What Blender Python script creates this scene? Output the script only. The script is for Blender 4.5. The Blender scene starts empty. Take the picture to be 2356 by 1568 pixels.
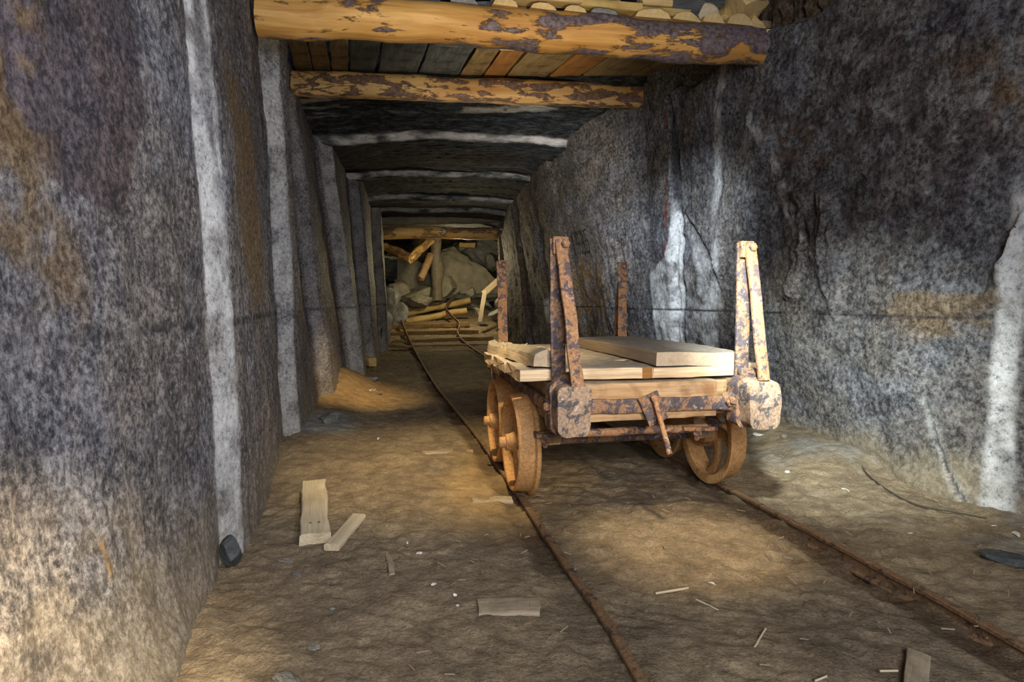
import bpy, bmesh, math, random
import numpy as np
from mathutils import Vector, Matrix, Euler
random.seed(7)
C = bpy.context.scene.collection
F = 1350.0; CX, CY = 1178.0, 784.0; H = 1.0
PIT = math.atan(94/F)
SK = 238/1350.0                       # the tunnel runs to the left of the view axis
D = bpy.data

# ------------------------------------------------------------------ survey helpers
def ray(px, py):
    cp, sp = math.cos(PIT), math.sin(PIT)
    a, b = px-CX, CY-py
    return Vector((a, cp*F + sp*b, -sp*F + cp*b))
def U(px, py, z=0.0):
    r = ray(px, py); k = (z-H)/r.z
    return Vector((r.x*k, r.y*k, z))
def V(px, py, Y):
    r = ray(px, py); k = Y/r.y
    return Vector((r.x*k, Y, H+r.z*k))
def onplane(px, py, p0, n):
    r = ray(px, py); o = Vector((0, 0, H)); k = (p0-o).dot(n)/r.dot(n)
    return o + r*k

# ------------------------------------------------------------------ numpy noise
def _hash(ix, iy, iz, seed):
    h = (ix.astype(np.int64)*73856093) ^ (iy.astype(np.int64)*19349663) ^ (iz.astype(np.int64)*83492791) ^ (seed*2654435761)
    h = h & 0xffffffff
    h = ((h ^ (h >> 16))*0x45d9f3b) & 0xffffffff
    h = ((h ^ (h >> 16))*0x45d9f3b) & 0xffffffff
    h = h ^ (h >> 16)
    return (h & 0xffffff)/float(0xffffff)
def vn(p, seed=0):
    i = np.floor(p).astype(np.int64); f = p-i; f = f*f*f*(f*(f*6-15)+10)
    o = 0
    for dx in (0, 1):
        wx = f[..., 0] if dx else 1-f[..., 0]
        for dy in (0, 1):
            wy = f[..., 1] if dy else 1-f[..., 1]
            for dz in (0, 1):
                wz = f[..., 2] if dz else 1-f[..., 2]
                o = o + wx*wy*wz*_hash(i[..., 0]+dx, i[..., 1]+dy, i[..., 2]+dz, seed)
    return o*2-1
def fbm(p, freq, octv=4, seed=0, gain=0.5, aniso=(1, 1, 1)):
    p = np.asarray(p, float)*np.array(aniso)
    a, s, t, fr = 1.0, 0.0, 0.0, freq
    for k in range(octv):
        s = s + a*vn(p*fr+17.3*k, seed+k); t += a; a *= gain; fr *= 2.03
    return s/t
def ridged(p, freq, octv=4, seed=0, aniso=(1, 1, 1)):
    p = np.asarray(p, float)*np.array(aniso)
    a, s, t, fr = 1.0, 0.0, 0.0, freq
    for k in range(octv):
        s = s + a*(1-np.abs(vn(p*fr+11.1*k, seed+k))*2); t += a; a *= .5; fr *= 2.1
    return s/t
def sstep(a, b, x):
    t = np.clip((x-a)/(b-a), 0, 1); return t*t*(3-2*t)
def seg_dist(x, y, pts, closed=False):
    d = np.full(np.shape(x), 1e9); n = len(pts)
    for i in range(n if closed else n-1):
        ax, ay = pts[i]; bx, by = pts[(i+1) % n]
        ex, ey = bx-ax, by-ay; L = ex*ex+ey*ey+1e-12
        t = np.clip(((x-ax)*ex+(y-ay)*ey)/L, 0, 1)
        d = np.minimum(d, np.hypot(x-ax-t*ex, y-ay-t*ey))
    return d
def inpoly(x, y, pts):
    c = np.zeros(np.shape(x), bool); n = len(pts); j = n-1
    for i in range(n):
        xi, yi = pts[i]; xj, yj = pts[j]
        c ^= ((yi > y) != (yj > y)) & (x < (xj-xi)*(y-yi)/(yj-yi+1e-12)+xi)
        j = i
    return c
def polymask(x, y, pts, soft):
    d = seg_dist(x, y, pts, True); s = np.where(inpoly(x, y, pts), d, -d)
    return sstep(-soft, soft, s)

# ------------------------------------------------------------------ materials
class NT:
    def __init__(s, name):
        s.m = D.materials.new(name); s.m.use_nodes = True
        s.t = s.m.node_tree; s.n = s.t.nodes; s.l = s.t.links
        s.b = s.n['Principled BSDF']
        s.tc = s.n.new('ShaderNodeTexCoord')
    def plug(s, a, b):
        if hasattr(a, 'default_value') or hasattr(a, 'is_linked'): s.l.new(a, b)
        else:
            if isinstance(a, (tuple, list)) and len(a) == 3 and b.type == 'RGBA': a = (*a, 1)
            b.default_value = a
    def mapping(s, sc=(1, 1, 1), co=None):
        m = s.n.new('ShaderNodeMapping'); m.inputs['Scale'].default_value = sc
        s.l.new(co or s.tc.outputs['Object'], m.inputs[0]); return m.outputs[0]
    def noise(s, co, scale, detail=4, rough=.55, dist=0):
        n = s.n.new('ShaderNodeTexNoise'); s.l.new(co, n.inputs['Vector'])
        n.inputs['Scale'].default_value = scale; n.inputs['Detail'].default_value = detail
        n.inputs['Roughness'].default_value = rough; n.inputs['Distortion'].default_value = dist
        return n.outputs['Fac']
    def vor(s, co, scale, feat='F1', out='Distance', rnd=1):
        n = s.n.new('ShaderNodeTexVoronoi'); n.feature = feat; s.l.new(co, n.inputs['Vector'])
        n.inputs['Scale'].default_value = scale; n.inputs['Randomness'].default_value = rnd
        return n.outputs[out]
    def ramp(s, fac, stops, interp='LINEAR'):
        n = s.n.new('ShaderNodeValToRGB'); s.l.new(fac, n.inputs[0]); e = n.color_ramp.elements
        n.color_ramp.interpolation = interp
        while len(e) > 1: e.remove(e[0])
        for i, (p, c) in enumerate(stops):
            q = e[0] if i == 0 else e.new(p)
            q.position = p; q.color = (c, c, c, 1) if isinstance(c, (int, float)) else (*c, 1)
        return n.outputs[0]
    def mix(s, f, a, b, mode='MIX'):
        n = s.n.new('ShaderNodeMix'); n.data_type = 'RGBA'; n.blend_type = mode
        s.plug(f, n.inputs[0]); s.plug(a, n.inputs[6]); s.plug(b, n.inputs[7]); return n.outputs[2]
    def math(s, op, a, b=0.0):
        n = s.n.new('ShaderNodeMath'); n.operation = op; s.plug(a, n.inputs[0]); s.plug(b, n.inputs[1]); return n.outputs[0]
    def attr(s, name):
        n = s.n.new('ShaderNodeAttribute'); n.attribute_name = name; return n.outputs['Fac']
    def bump(s, h, strength=.5, dist=.01, prev=None):
        n = s.n.new('ShaderNodeBump'); s.l.new(h, n.inputs['Height'])
        n.inputs['Strength'].default_value = strength; n.inputs['Distance'].default_value = dist
        if prev: s.l.new(prev, n.inputs['Normal'])
        return n.outputs[0]
    def done(s, col, rough=.7, nrm=None, spec=.4, metal=0):
        s.plug(col, s.b.inputs['Base Color']); s.plug(rough, s.b.inputs['Roughness'])
        s.b.inputs['Specular IOR Level'].default_value = spec; s.plug(metal, s.b.inputs['Metallic'])
        if nrm: s.l.new(nrm, s.b.inputs['Normal'])
        return s.m

def rock_mat(name, an=(1, 1, .78), lo=(.028, .028, .034), mid=(.125, .12, .13), hi=(.46, .45, .45), sc=56, warm=(1.22, 1.0, .74), cool=(.93, .97, 1.09), tintw=.55, bk=1.0, spec=.5, rg=0):
    t = NT(name); co = t.mapping(an)
    n1 = t.noise(co, sc, 8, .78); n2 = t.noise(co, 1.9, 5, .6, .6); n3 = t.noise(co, 8, 6, .7)
    s = t.math('ADD', t.math('MULTIPLY', n1, .72), t.math('MULTIPLY', n3, .28))
    col = t.ramp(s, [(.42, lo), (.485, mid), (.55, tuple(x*.5+y*.5 for x, y in zip(mid, hi))), (.62, hi)])
    tint = t.ramp(n2, [(.35, warm), (.6, cool)])
    col = t.mix(tintw, col, t.mix(1.0, col, tint, 'MULTIPLY'))
    big = t.ramp(t.noise(co, .9, 4, .6), [(.3, .62), (.7, 1.35)])
    col = t.mix(1.0, col, big, 'MULTIPLY')
    cr = t.ramp(t.vor(co, sc*2.2), [(.0, 1.0), (.1, 1), (.17, 0)])
    cr = t.math('MULTIPLY', cr, t.ramp(n3, [(.5, 0.0), (.62, .55)]))
    col = t.mix(cr, col, (.72, .75, .82))
    # surface attributes: weathering and tone, plus warm light painted low on the left wall
    dk = t.mix(1.0, col, (.36, .27, .30), 'MULTIPLY')
    col = t.mix(t.attr('dark'), col, dk)
    br = t.ramp(n1, [(.35, (.035*bk, .02*bk, .008*bk)), (.5, (.20*bk, .115*bk, .035*bk)), (.68, (.42*bk, .29*bk, .13*bk))])
    col = t.mix(t.attr('brown'), col, br)
    dust_glow = t.ramp(n1, [(.3, (.22, .17, .10)), (.7, (.5, .41, .27))])
    col = t.mix(t.attr('dust_glow'), col, dust_glow)
    sl = t.ramp(n1, [(.36, (.26, .27, .29)), (.46, (.70, .69, .67)), (.62, (.92, .90, .86))])
    col = t.mix(t.attr('salt'), col, sl)
    col = t.mix(t.attr('line'), col, (.012, .013, .018))
    col = t.mix(t.attr('red'), col, (.22, .028, .015))
    b1 = t.bump(n3, .55, .05); b2 = t.bump(n1, .85, .016, b1)
    b3 = t.bump(t.noise(co, sc*3.1, 3, .6), .5, .004, b2)
    return t.done(col, t.ramp(n1, [(.4, .72+rg), (.65, .42+rg*2)]), b3, spec)
M = {}
M['rock_left'] = rock_mat('rock_left')
M['rock_right'] = rock_mat('rock_right', (1, .8, .8), (.030, .029, .030), (.115, .111, .112), (.33, .325, .32), 40, spec=.35, rg=.08)
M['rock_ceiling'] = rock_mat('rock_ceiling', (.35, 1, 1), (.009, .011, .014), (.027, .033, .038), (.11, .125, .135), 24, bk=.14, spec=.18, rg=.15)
M['rock_far'] = rock_mat('rock_far', (1, 1, 1), (.12, .1, .06), (.3, .265, .18), (.48, .43, .31), 9, tintw=.2)
def boulder_mat(name, a, b):
    t = NT(name); co = t.mapping()
    n = t.noise(co, 5, 8, .65); n2 = t.noise(co, 40, 4, .6)
    col = t.ramp(n, [(.3, a), (.7, b)])
    return t.done(t.mix(t.ramp(n2, [(.4, .5), (.7, 0)]), col, a), .85, t.bump(n2, .5, .01, t.bump(n, .7, .06)), .25)
M['boulder'] = boulder_mat('boulder', (.26, .235, .17), (.46, .42, .31))
M['boulder_grey'] = boulder_mat('boulder_grey', (.16, .165, .16), (.38, .37, .34))
M['boulder_dark'] = boulder_mat('boulder_dark', (.03, .035, .035), (.13, .14, .14))
M['stone_white'] = boulder_mat('stone_white', (.55, .53, .46), (.85, .83, .76))
M['stone_grey'] = boulder_mat('stone_grey', (.15, .13, .105), (.33, .29, .23))

def wood_mat(name, a, b, dark, grime=.5, rough=.7, dustc=None):
    t = NT(name); co = t.mapping((.9, 9, 9)); fine = t.mapping((2.5, 60, 60)); iso = t.mapping()
    g = t.noise(co, 2.2, 6, .65, .8); f = t.noise(fine, 1.5, 5, .6); big = t.noise(iso, 4.5, 6, .62, .5)
    col = t.ramp(g, [(.3, a), (.7, b)])
    col = t.mix(t.ramp(f, [(.38, .38), (.55, 0)]), col, dark)
    col = t.mix(t.ramp(big, [(.48, 0.0), (.66, grime)]), col, dark)
    if dustc:
        ge = t.n.new('ShaderNodeNewGeometry'); sx = t.n.new('ShaderNodeSeparateXYZ'); t.l.new(ge.outputs['Normal'], sx.inputs[0])
        up = t.ramp(sx.outputs[2], [(.55, 0), (.9, 1)])
        sp = t.ramp(t.noise(iso, 26, 6, .7), [(.33, tuple(x*.55 for x in dustc)), (.6, dustc)])
        col = t.mix(t.math('MULTIPLY', up, .88), col, sp)
    return t.done(col, rough, t.bump(f, .45, .003, t.bump(g, .5, .012)), .3)
M['wood_deck'] = wood_mat('wood_deck', (.64, .43, .23), (.84, .66, .44), (.33, .19, .08), .35, dustc=(.47, .41, .33))
M['wood_board'] = wood_mat('wood_board', (.42, .31, .20), (.53, .42, .29), (.36, .25, .16), .3, dustc=(.34, .30, .25))
M['wood_old'] = wood_mat('wood_old', (.30, .18, .085), (.46, .30, .15), (.12, .07, .035), .7, dustc=(.36, .29, .2))
M['wood_head'] = wood_mat('wood_head', (.48, .27, .11), (.62, .42, .24), (.2, .09, .035), .8, dustc=(.42, .34, .24))
M['wood_grey'] = wood_mat('wood_grey', (.13, .11, .075), (.25, .215, .15), (.09, .075, .055), .6)
M['wood_yellow'] = wood_mat('wood_yellow', (.50, .33, .10), (.70, .50, .19), (.26, .16, .06), .5, dustc=(.5, .39, .2))
M['wood_far'] = wood_mat('wood_far', (.25, .15, .05), (.38, .25, .09), (.12, .07, .03), .6, dustc=(.2, .145, .07))
M['wood_buried'] = wood_mat('wood_buried', (.30, .23, .15), (.42, .33, .22), (.2, .15, .1), .4, dustc=(.36, .29, .19))
M['wood_chip'] = wood_mat('wood_chip', (.52, .42, .26), (.68, .56, .38), (.34, .26, .16), .2)
M['lag_brown'] = wood_mat('lag_brown', (.2, .13, .05), (.33, .22, .1), (.05, .035, .02), .7)
M['lag_orange'] = wood_mat('lag_orange', (.26, .11, .025), (.38, .18, .045), (.14, .06, .02), .6)
M['lag_dark'] = wood_mat('lag_dark', (.06, .066, .066), (.14, .15, .145), (.02, .022, .024), .8)
M['lag_end'] = wood_mat('lag_end', (.62, .42, .16), (.78, .58, .3), (.4, .25, .1), .3)

def bark_mat(name, a, b, bark, barkhi, thr, scale=7.0, grad=0):
    t = NT(name); co = t.mapping((.38, 1.25, 1.25)); grain = t.mapping((.8, 14, 14)); iso = t.mapping()
    g = t.noise(grain, 1.6, 6, .6, .5)
    wood = t.ramp(g, [(.32, a), (.68, b)])
    wood = t.mix(t.ramp(t.noise(co, 2.2, 3), [(.45, 0.0), (.7, .7)]), wood, (.42, .17, .03))
    p = t.noise(co, scale, 9, .66, .35)
    if grad:
        sx = t.n.new('ShaderNodeSeparateXYZ'); t.l.new(t.tc.outputs['Object'], sx.inputs[0]); p = t.math('ADD', p, t.math('MULTIPLY', sx.outputs[0], grad))
    mask = t.ramp(p, [(thr-.012, 0), (thr+.012, 1)])
    edge = t.ramp(p, [(thr-.04, 0), (thr-.012, .6), (thr, 0)])
    bk = t.ramp(t.noise(iso, 30, 5, .7), [(.35, bark), (.65, barkhi)])
    col = t.mix(edge, wood, (.12, .05, .015)); col = t.mix(mask, col, bk)
    return t.done(col, .6, t.bump(mask, .8, .012, t.bump(g, .4, .006)), .35)
M['log_bark'] = bark_mat('log_bark', (.44, .21, .045), (.78, .46, .15), (.06, .042, .05), (.24, .18, .18), .53, 5.0, .028)
M['log_patchy'] = bark_mat('log_patchy', (.54, .33, .13), (.76, .52, .24), (.08, .05, .045), (.24, .15, .12), .52, 11)
M['log_far'] = bark_mat('log_far', (.48, .29, .08), (.68, .46, .18), (.16, .09, .05), (.3, .2, .1), .53, 5)

def rust_mat(name, base, hi, dark, pale, thr=.5, sc=13):
    t = NT(name); co = t.mapping()
    n = t.noise(co, sc, 8, .7, .4); f = t.noise(co, 75, 5, .7); w = t.noise(co, sc*1.7, 6, .7, .8)
    col = t.ramp(f, [(.35, base), (.65, hi)])
    col = t.mix(t.ramp(n, [(thr, 0.0), (thr+.05, .93)]), col, t.ramp(f, [(.35, dark), (.7, tuple(min(1, x*2.2) for x in dark))]))
    col = t.mix(t.ramp(w, [(.61, 0.0), (.66, .75)]), col, pale)
    return t.done(col, .72, t.bump(f, .5, .003, t.bump(n, .6, .012)), .45, 0.1)
M['rust'] = rust_mat('rust', (.25, .115, .05), (.48, .26, .12), (.06, .043, .046), (.60, .47, .38), .51, 17)
M['rust_dark'] = rust_mat('rust_dark', (.22, .11, .055), (.42, .24, .13), (.05, .042, .05), (.58, .46, .38), .47, 18)
M['rust_wheel'] = rust_mat('rust_wheel', (.38, .18, .06), (.64, .36, .14), (.12, .07, .05), (.55, .36, .24), .60, 9)
M['rust_cap'] = rust_mat('rust_cap', (.26, .15, .09), (.50, .36, .24), (.05, .045, .05), (.66, .56, .44), .5, 14)
M['rail'] = rust_mat('rail', (.14, .075, .035), (.27, .16, .08), (.04, .025, .02), (.33, .22, .13), .55)
t = NT('cable'); M['cable'] = t.done((.05, .042, .03), .6)
t = NT('chalk'); M['chalk'] = t.done((.72, .7, .64), .9)
t = NT('black_paint'); M['black_paint'] = t.done(t.ramp(t.noise(t.mapping(), 30, 5), [(.4, (.012, .012, .013)), (.75, (.09, .085, .075))]), .8)
t = NT('paper'); M['paper'] = t.done((.75, .71, .62), .9)

def dirt_mat():
    t = NT('dirt'); co = t.mapping(); st = t.mapping((.6, 1.3, 1))
    n = t.noise(co, 2.2, 7, .65, .4); m = t.noise(co, 14, 7, .68); f = t.noise(co, 95, 5, .7); r = t.noise(st, 30, 4, .6, 1.2)
    col = t.ramp(n, [(.3, (.20, .15, .10)), (.55, (.31, .235, .145)), (.75, (.40, .31, .18))])
    col = t.mix(1.0, col, t.ramp(m, [(.3, .62), (.7, 1.28)]), 'MULTIPLY')
    col = t.mix(1.0, col, t.ramp(f, [(.3, .66), (.7, 1.3)]), 'MULTIPLY')
    col = t.mix(t.attr('orange'), col, t.ramp(m, [(.3, (.28, .18, .08)), (.7, (.46, .31, .14))]))
    col = t.mix(t.attr('grey'), col, t.ramp(m, [(.3, (.22, .23, .22)), (.7, (.42, .43, .40))]))
    col = t.mix(t.attr('dark'), col, t.ramp(f, [(.35, (.045, .026, .014)), (.7, (.16, .10, .055))]))
    sp = t.math('MULTIPLY', t.ramp(t.vor(co, 55), [(.08, 1), (.13, 0)]), t.ramp(m, [(.52, 0.0), (.6, .7)]))
    col = t.mix(sp, col, (.5, .44, .34))
    return t.done(col, .88, t.bump(f, .6, .006, t.bump(r, .55, .012, t.bump(m, .9, .04))), .22)
M['dirt'] = dirt_mat()

# ------------------------------------------------------------------ objects
def link(name, me, mat, parent=None, mw=None, smooth=True):
    o = D.objects.new(name, me); C.objects.link(o)
    if mat: me.materials.append(M[mat])
    if parent: o.parent = parent
    if mw is not None: o.matrix_local = mw
    if smooth:
        me.polygons.foreach_set('use_smooth', [True]*len(me.polygons)); me.set_sharp_from_angle(angle=math.radians(38))
    return o
def tag(o, label, cat, group=None):
    o['label'] = label; o['category'] = cat
    if group: o['group'] = group
    return o
def empty(name, loc, rz=0):
    o = D.objects.new(name, None); C.objects.link(o); o.location = loc; o.rotation_euler = (0, 0, rz); o.empty_display_size = .1
    return o
def grid(name, P, mat, attrs={}, flip=False, kind='structure', parent=None):
    nu, nv = P.shape[:2]
    idx = np.arange(nu*nv).reshape(nu, nv)
    q = np.stack([idx[:-1, :-1], idx[1:, :-1], idx[1:, 1:], idx[:-1, 1:]], -1).reshape(-1, 4)
    if flip: q = q[:, ::-1]
    me = D.meshes.new(name); me.vertices.add(nu*nv); me.vertices.foreach_set('co', P.reshape(-1).astype(np.float32))
    me.loops.add(q.size); me.loops.foreach_set('vertex_index', q.reshape(-1).astype(np.int32))
    me.polygons.add(len(q)); me.polygons.foreach_set('loop_start', (np.arange(len(q))*4).astype(np.int32))
    me.update(calc_edges=True)
    for k, a in attrs.items():
        at = me.attributes.new(k, 'FLOAT', 'POINT'); at.data.foreach_set('value', np.clip(a, 0, 1).reshape(-1).astype(np.float32))
    me.polygons.foreach_set('use_smooth', [True]*len(q))
    o = D.objects.new(name, me); C.objects.link(o); me.materials.append(M[mat])
    if kind: o['kind'] = kind
    if parent: o.parent = parent
    return o
def gnormal(P):
    du = np.gradient(P, axis=0); dv = np.gradient(P, axis=1)
    n = np.cross(du, dv); return n/(np.linalg.norm(n, axis=-1, keepdims=True)+1e-9)

def rect(w, h, r=.006, n=2):
    out = []
    for cx, cy, a0 in ((w/2-r, h/2-r, 0), (-w/2+r, h/2-r, 90), (-w/2+r, -h/2+r, 180), (w/2-r, -h/2+r, 270)):
        for k in range(n+1):
            a = math.radians(a0+90*k/n); out.append((cx+r*math.cos(a), cy+r*math.sin(a)))
    # subdivide long straight sides
    res = []
    m = len(out)
    for i in range(m):
        a, b = out[i], out[(i+1) % m]; res.append(a)
        L = math.hypot(b[0]-a[0], b[1]-a[1])
        if L > .03:
            k = min(8, int(L/.02))
            for j in range(1, k): res.append((a[0]+(b[0]-a[0])*j/k, a[1]+(b[1]-a[1])*j/k))
    return res
def circ(r, n=20): return [(r*math.cos(2*math.pi*i/n), r*math.sin(2*math.pi*i/n)) for i in range(n)]
def halfround(w, h, n=12): return [(w/2*math.cos(math.pi*i/n), h*math.sin(math.pi*i/n)-h/2) for i in range(n+1)]
def loft_mesh(name, stations, profile, amp=0, freq=8, seed=0, caps=True, an=(1, 1, 1), endrag=0):
    """stations: (origin, u axis, v axis, scale)"""
    n = len(profile); vs = []
    for o, u, v, s in stations:
        su, sv = s if isinstance(s, tuple) else (s, s)
        for a, b in profile: vs.append(o+u*(a*su)+v*(b*sv))
    P = np.array([tuple(v) for v in vs])
    m = len(stations)
    if amp:
        off = np.stack([fbm(P+seed*3.1, freq, 4, seed*5+k, aniso=an) for k in range(3)], -1)*amp
        P = P+off
    if endrag:
        ax = (stations[-1][0]-stations[0][0]).normalized(); ax = np.array(ax)
        r = fbm(P, 10, 3, seed+90)*endrag*1.4; r[n:-n] = 0
        P = P+ax*r[:, None]
    faces = []
    for i in range(m-1):
        for j in range(n):
            k = (j+1) % n
            faces.append((i*n+j, i*n+k, (i+1)*n+k, (i+1)*n+j))
    V_ = [tuple(p) for p in P]
    if caps:
        for base, rev in ((0, True), ((m-1)*n, False)):
            c = P[base:base+n].mean(0); ci = len(V_); V_.append(tuple(c))
            ring = [base+j for j in range(n)]
            inner = []
            for j in range(n):
                p = P[base+j]*.55+c*.45; inner.append(len(V_)); V_.append(tuple(p+np.random.RandomState(seed+j).randn(3)*amp*.1))
            for j in range(n):
                k = (j+1) % n
                a = (ring[j], ring[k], inner[k], inner[j]); b = (inner[j], inner[k], ci)
                faces.append(a[::-1] if rev is False and False else (a if not rev else a[::-1])); faces.append(b if not rev else b[::-1])
    me = D.meshes.new(name); me.from_pydata(V_, [], faces); me.update()
    bm = bmesh.new(); bm.from_mesh(me); bmesh.ops.recalc_face_normals(bm, faces=bm.faces); bm.to_mesh(me); bm.free()
    return me
def bar(name, A, B, profile, mat, parent=None, up=(0, 0, 1), amp=0, freq=8, seed=0, step=.05, taper=1.0, bend=0, bendz=0, an=(1, 1, 1), endrag=0):
    """A straight (or slightly bowed) piece from A to B; profile lies in (side, up). Local X = length."""
    A, B = Vector(A), Vector(B); L = (B-A).length
    x = (B-A).normalized(); z = Vector(up); y = z.cross(x).normalized(); z = x.cross(y)
    mw = Matrix.Translation((A+B)/2) @ Matrix((x, y, z)).transposed().to_4x4()
    ns = max(2, int(L/step)+1); st = []
    for i in range(ns):
        f = i/(ns-1); q = 4*f*(1-f)
        st.append((Vector(((f-.5)*L, bend*q, bendz*q)), Vector((0, 1, 0)), Vector((0, 0, 1)), 1+(taper-1)*f))
    me = loft_mesh(name, st, profile, amp, freq, seed, an=an, endrag=endrag)
    return link(name, me, mat, parent, mw)
def sweep(name, pts, profile, mat, parent=None, up=(0, 0, 1), amp=0, freq=10, seed=0):
    pts = [Vector(p) for p in pts]; st = []; up = Vector(up)
    for i, p in enumerate(pts):
        d = (pts[min(i+1, len(pts)-1)]-pts[max(i-1, 0)]).normalized()
        u = up.cross(d).normalized(); v = d.cross(u)
        st.append((p, u, v, 1))
    return link(name, loft_mesh(name, st, profile, amp, freq, seed), mat, parent)
def spline(pts, n):
    pts = [Vector(p) for p in pts]; P = [pts[0]*2-pts[1]]+pts+[pts[-1]*2-pts[-2]]; out = []
    for i in range(1, len(P)-2):
        for k in range(n):
            t = k/n; a, b, c, d = P[i-1], P[i], P[i+1], P[i+2]
            out.append(.5*((2*b)+(c-a)*t+(2*a-5*b+4*c-d)*t*t+(3*b-a-3*c+d)*t**3))
    out.append(P[-2]); return out
def lathe(name, prof, n, mat, parent=None, mw=None, closed=True):
    """prof: (x along axis, r). axis = local X"""
    vs = []; fs = []; m = len(prof)
    for i in range(n):
        a = 2*math.pi*i/n
        for x, r in prof: vs.append((x, r*math.cos(a), r*math.sin(a)))
    for i in range(n):
        j = (i+1) % n
        for k in range(m if closed else m-1):
            l = (k+1) % m
            fs.append((i*m+k, i*m+l, j*m+l, j*m+k))
    me = D.meshes.new(name); me.from_pydata(vs, [], fs); me.update()
    bm = bmesh.new(); bm.from_mesh(me); bmesh.ops.remove_doubles(bm, verts=bm.verts, dist=1e-5)
    bmesh.ops.recalc_face_normals(bm, faces=bm.faces); bm.to_mesh(me); bm.free()
    return link(name, me, mat, parent, mw)
def rock_mesh(name, size, seed, cuts=11, sub=4, rough=.06, freq=3.0):
    bm = bmesh.new(); bmesh.ops.create_icosphere(bm, subdivisions=sub, radius=1)
    P = np.array([tuple(v.co) for v in bm.verts]); rs = np.random.RandomState(seed)
    P *= 1.25
    for k in range(cuts):
        n = rs.randn(3); n /= np.linalg.norm(n); d = rs.uniform(.38, .78)
        e = P@n-d; e[e < 0] = 0; P -= e[:, None]*n
    P += P/np.linalg.norm(P, axis=1, keepdims=True)*(fbm(P+seed, freq, 4, seed)*rough)[:, None]
    P *= np.array(size)/2
    for v, p in zip(bm.verts, P): v.co = p
    me = D.meshes.new(name); bm.to_mesh(me); bm.free(); return me
def rock(name, loc, size, seed, mat, rot=(0, 0, 0), cuts=11, sub=3, rough=.06, smooth=True):
    me = rock_mesh(name, size, seed, cuts, sub, rough)
    o = link(name, me, mat, None, Matrix.LocRotScale(Vector(loc), Euler(rot), None), smooth=smooth)
    return o
def hexnut(name, loc, r, h, mat, parent, axis=(0, -1, 0), n=6):
    ax = Vector(axis).normalized()
    o = lathe(name, [(0, 0), (0, r), (h*.75, r), (h, r*.7), (h, 0)], n, mat, parent, None, closed=False)
    q = Vector((1, 0, 0)).rotation_difference(ax); o.matrix_local = Matrix.Translation(Vector(loc)) @ q.to_matrix().to_4x4()
    return o

# ================================================================== SETTING
ZM = .91
# ---- left wall: (Y, X) plan of the stepped working faces
LP = [(-2.5, -.98), (.2, -.98), (1.0, -1.0), (2.12, -1.145), (2.2, -1.165), (2.31, -1.135), (2.40, -1.14), (4.0, -1.62), (4.08, -1.67), (4.17, -1.56), (4.3, -1.58), (5.45, -1.93), (5.55, -1.95),
      (5.68, -1.84), (5.8, -1.86), (7.0, -2.10), (7.1, -2.14), (7.25, -1.95), (7.4, -1.97), (9.0, -2.36), (9.15, -2.38), (9.3, -2.23), (9.5, -2.25), (11.3, -2.62), (11.45, -2.64),
      (11.6, -2.5), (11.8, -2.52), (13.0, -2.86), (13.4, -3.1), (21.5, -4.9)]
def plan_resample(pl, stepf):
    out = []
    for (y0, x0), (y1, x1) in zip(pl[:-1], pl[1:]):
        L = math.hypot(y1-y0, x1-x0); n = max(1, int(L/stepf((y0+y1)/2)))
        for k in range(n): out.append((y0+(y1-y0)*k/n, x0+(x1-x0)*k/n))
    out.append(pl[-1]); return np.array(out)
stepf = lambda y: .05 if y < .9 else (.011 if y < 4.5 else (.022 if y < 8 else .04))
pl = plan_resample(LP, stepf)
zs = np.concatenate([np.arange(-.15, 3.2, .016), np.arange(3.2, 3.75, .05)])
YY, ZZ = np.meshgrid(pl[:, 0], zs, indexing='ij'); XX = np.repeat(pl[:, 1:2], len(zs), 1)
foot = .13*np.exp(-np.maximum(ZZ, 0)/.22)*sstep(2.3, 1.2, YY)
lean = -(ZZ-1)*np.interp(YY, [.5, 2, 4.4, 5.2, 7.5, 9.5, 12, 13], [0, .055, .03, .11, .12, .07, .04, .0])
P0 = np.stack([XX+foot+lean, YY, ZZ], -1)
P0[..., 1] += 0.012*fbm(np.stack([XX*0, YY*0+np.round(YY), ZZ], -1), 2, 3, 3)
N = gnormal(P0)
if N[0, 0, 0] < 0: N = -N
disp = .035*fbm(P0, .9, 3, 5) + .022*fbm(P0, 3.2, 4, 8, aniso=(1, 1, .45)) + .010*fbm(P0, 13, 4, 9, aniso=(1, 1, .5)) + .004*ridged(P0, 40, 2, 4, aniso=(1, 1, .5))
P = P0+N*disp[..., None]
# masks along (Y, z)
w = fbm(P0, 3, 4, 21)*.10; w2 = fbm(P0, 9, 4, 31); w3 = fbm(P0, 22, 3, 33)
y_, z_ = YY, ZZ
def band(c, wd, soft=.02, jit=.5): return sstep(wd+soft, wd-soft, np.abs(YY-c)+w*wd*jit*4)
salt = np.zeros_like(YY)
for c, wd, a in ((2.26, .075, 1.0), (4.12, .055, .62), (5.62, .05, .3), (7.2, .06, .5), (9.22, .06, .3), (11.5, .08, .25)):
    salt = np.maximum(salt, a*band(c, wd))
salt *= np.clip(.72+w2*1.2, .15, 1)
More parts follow.
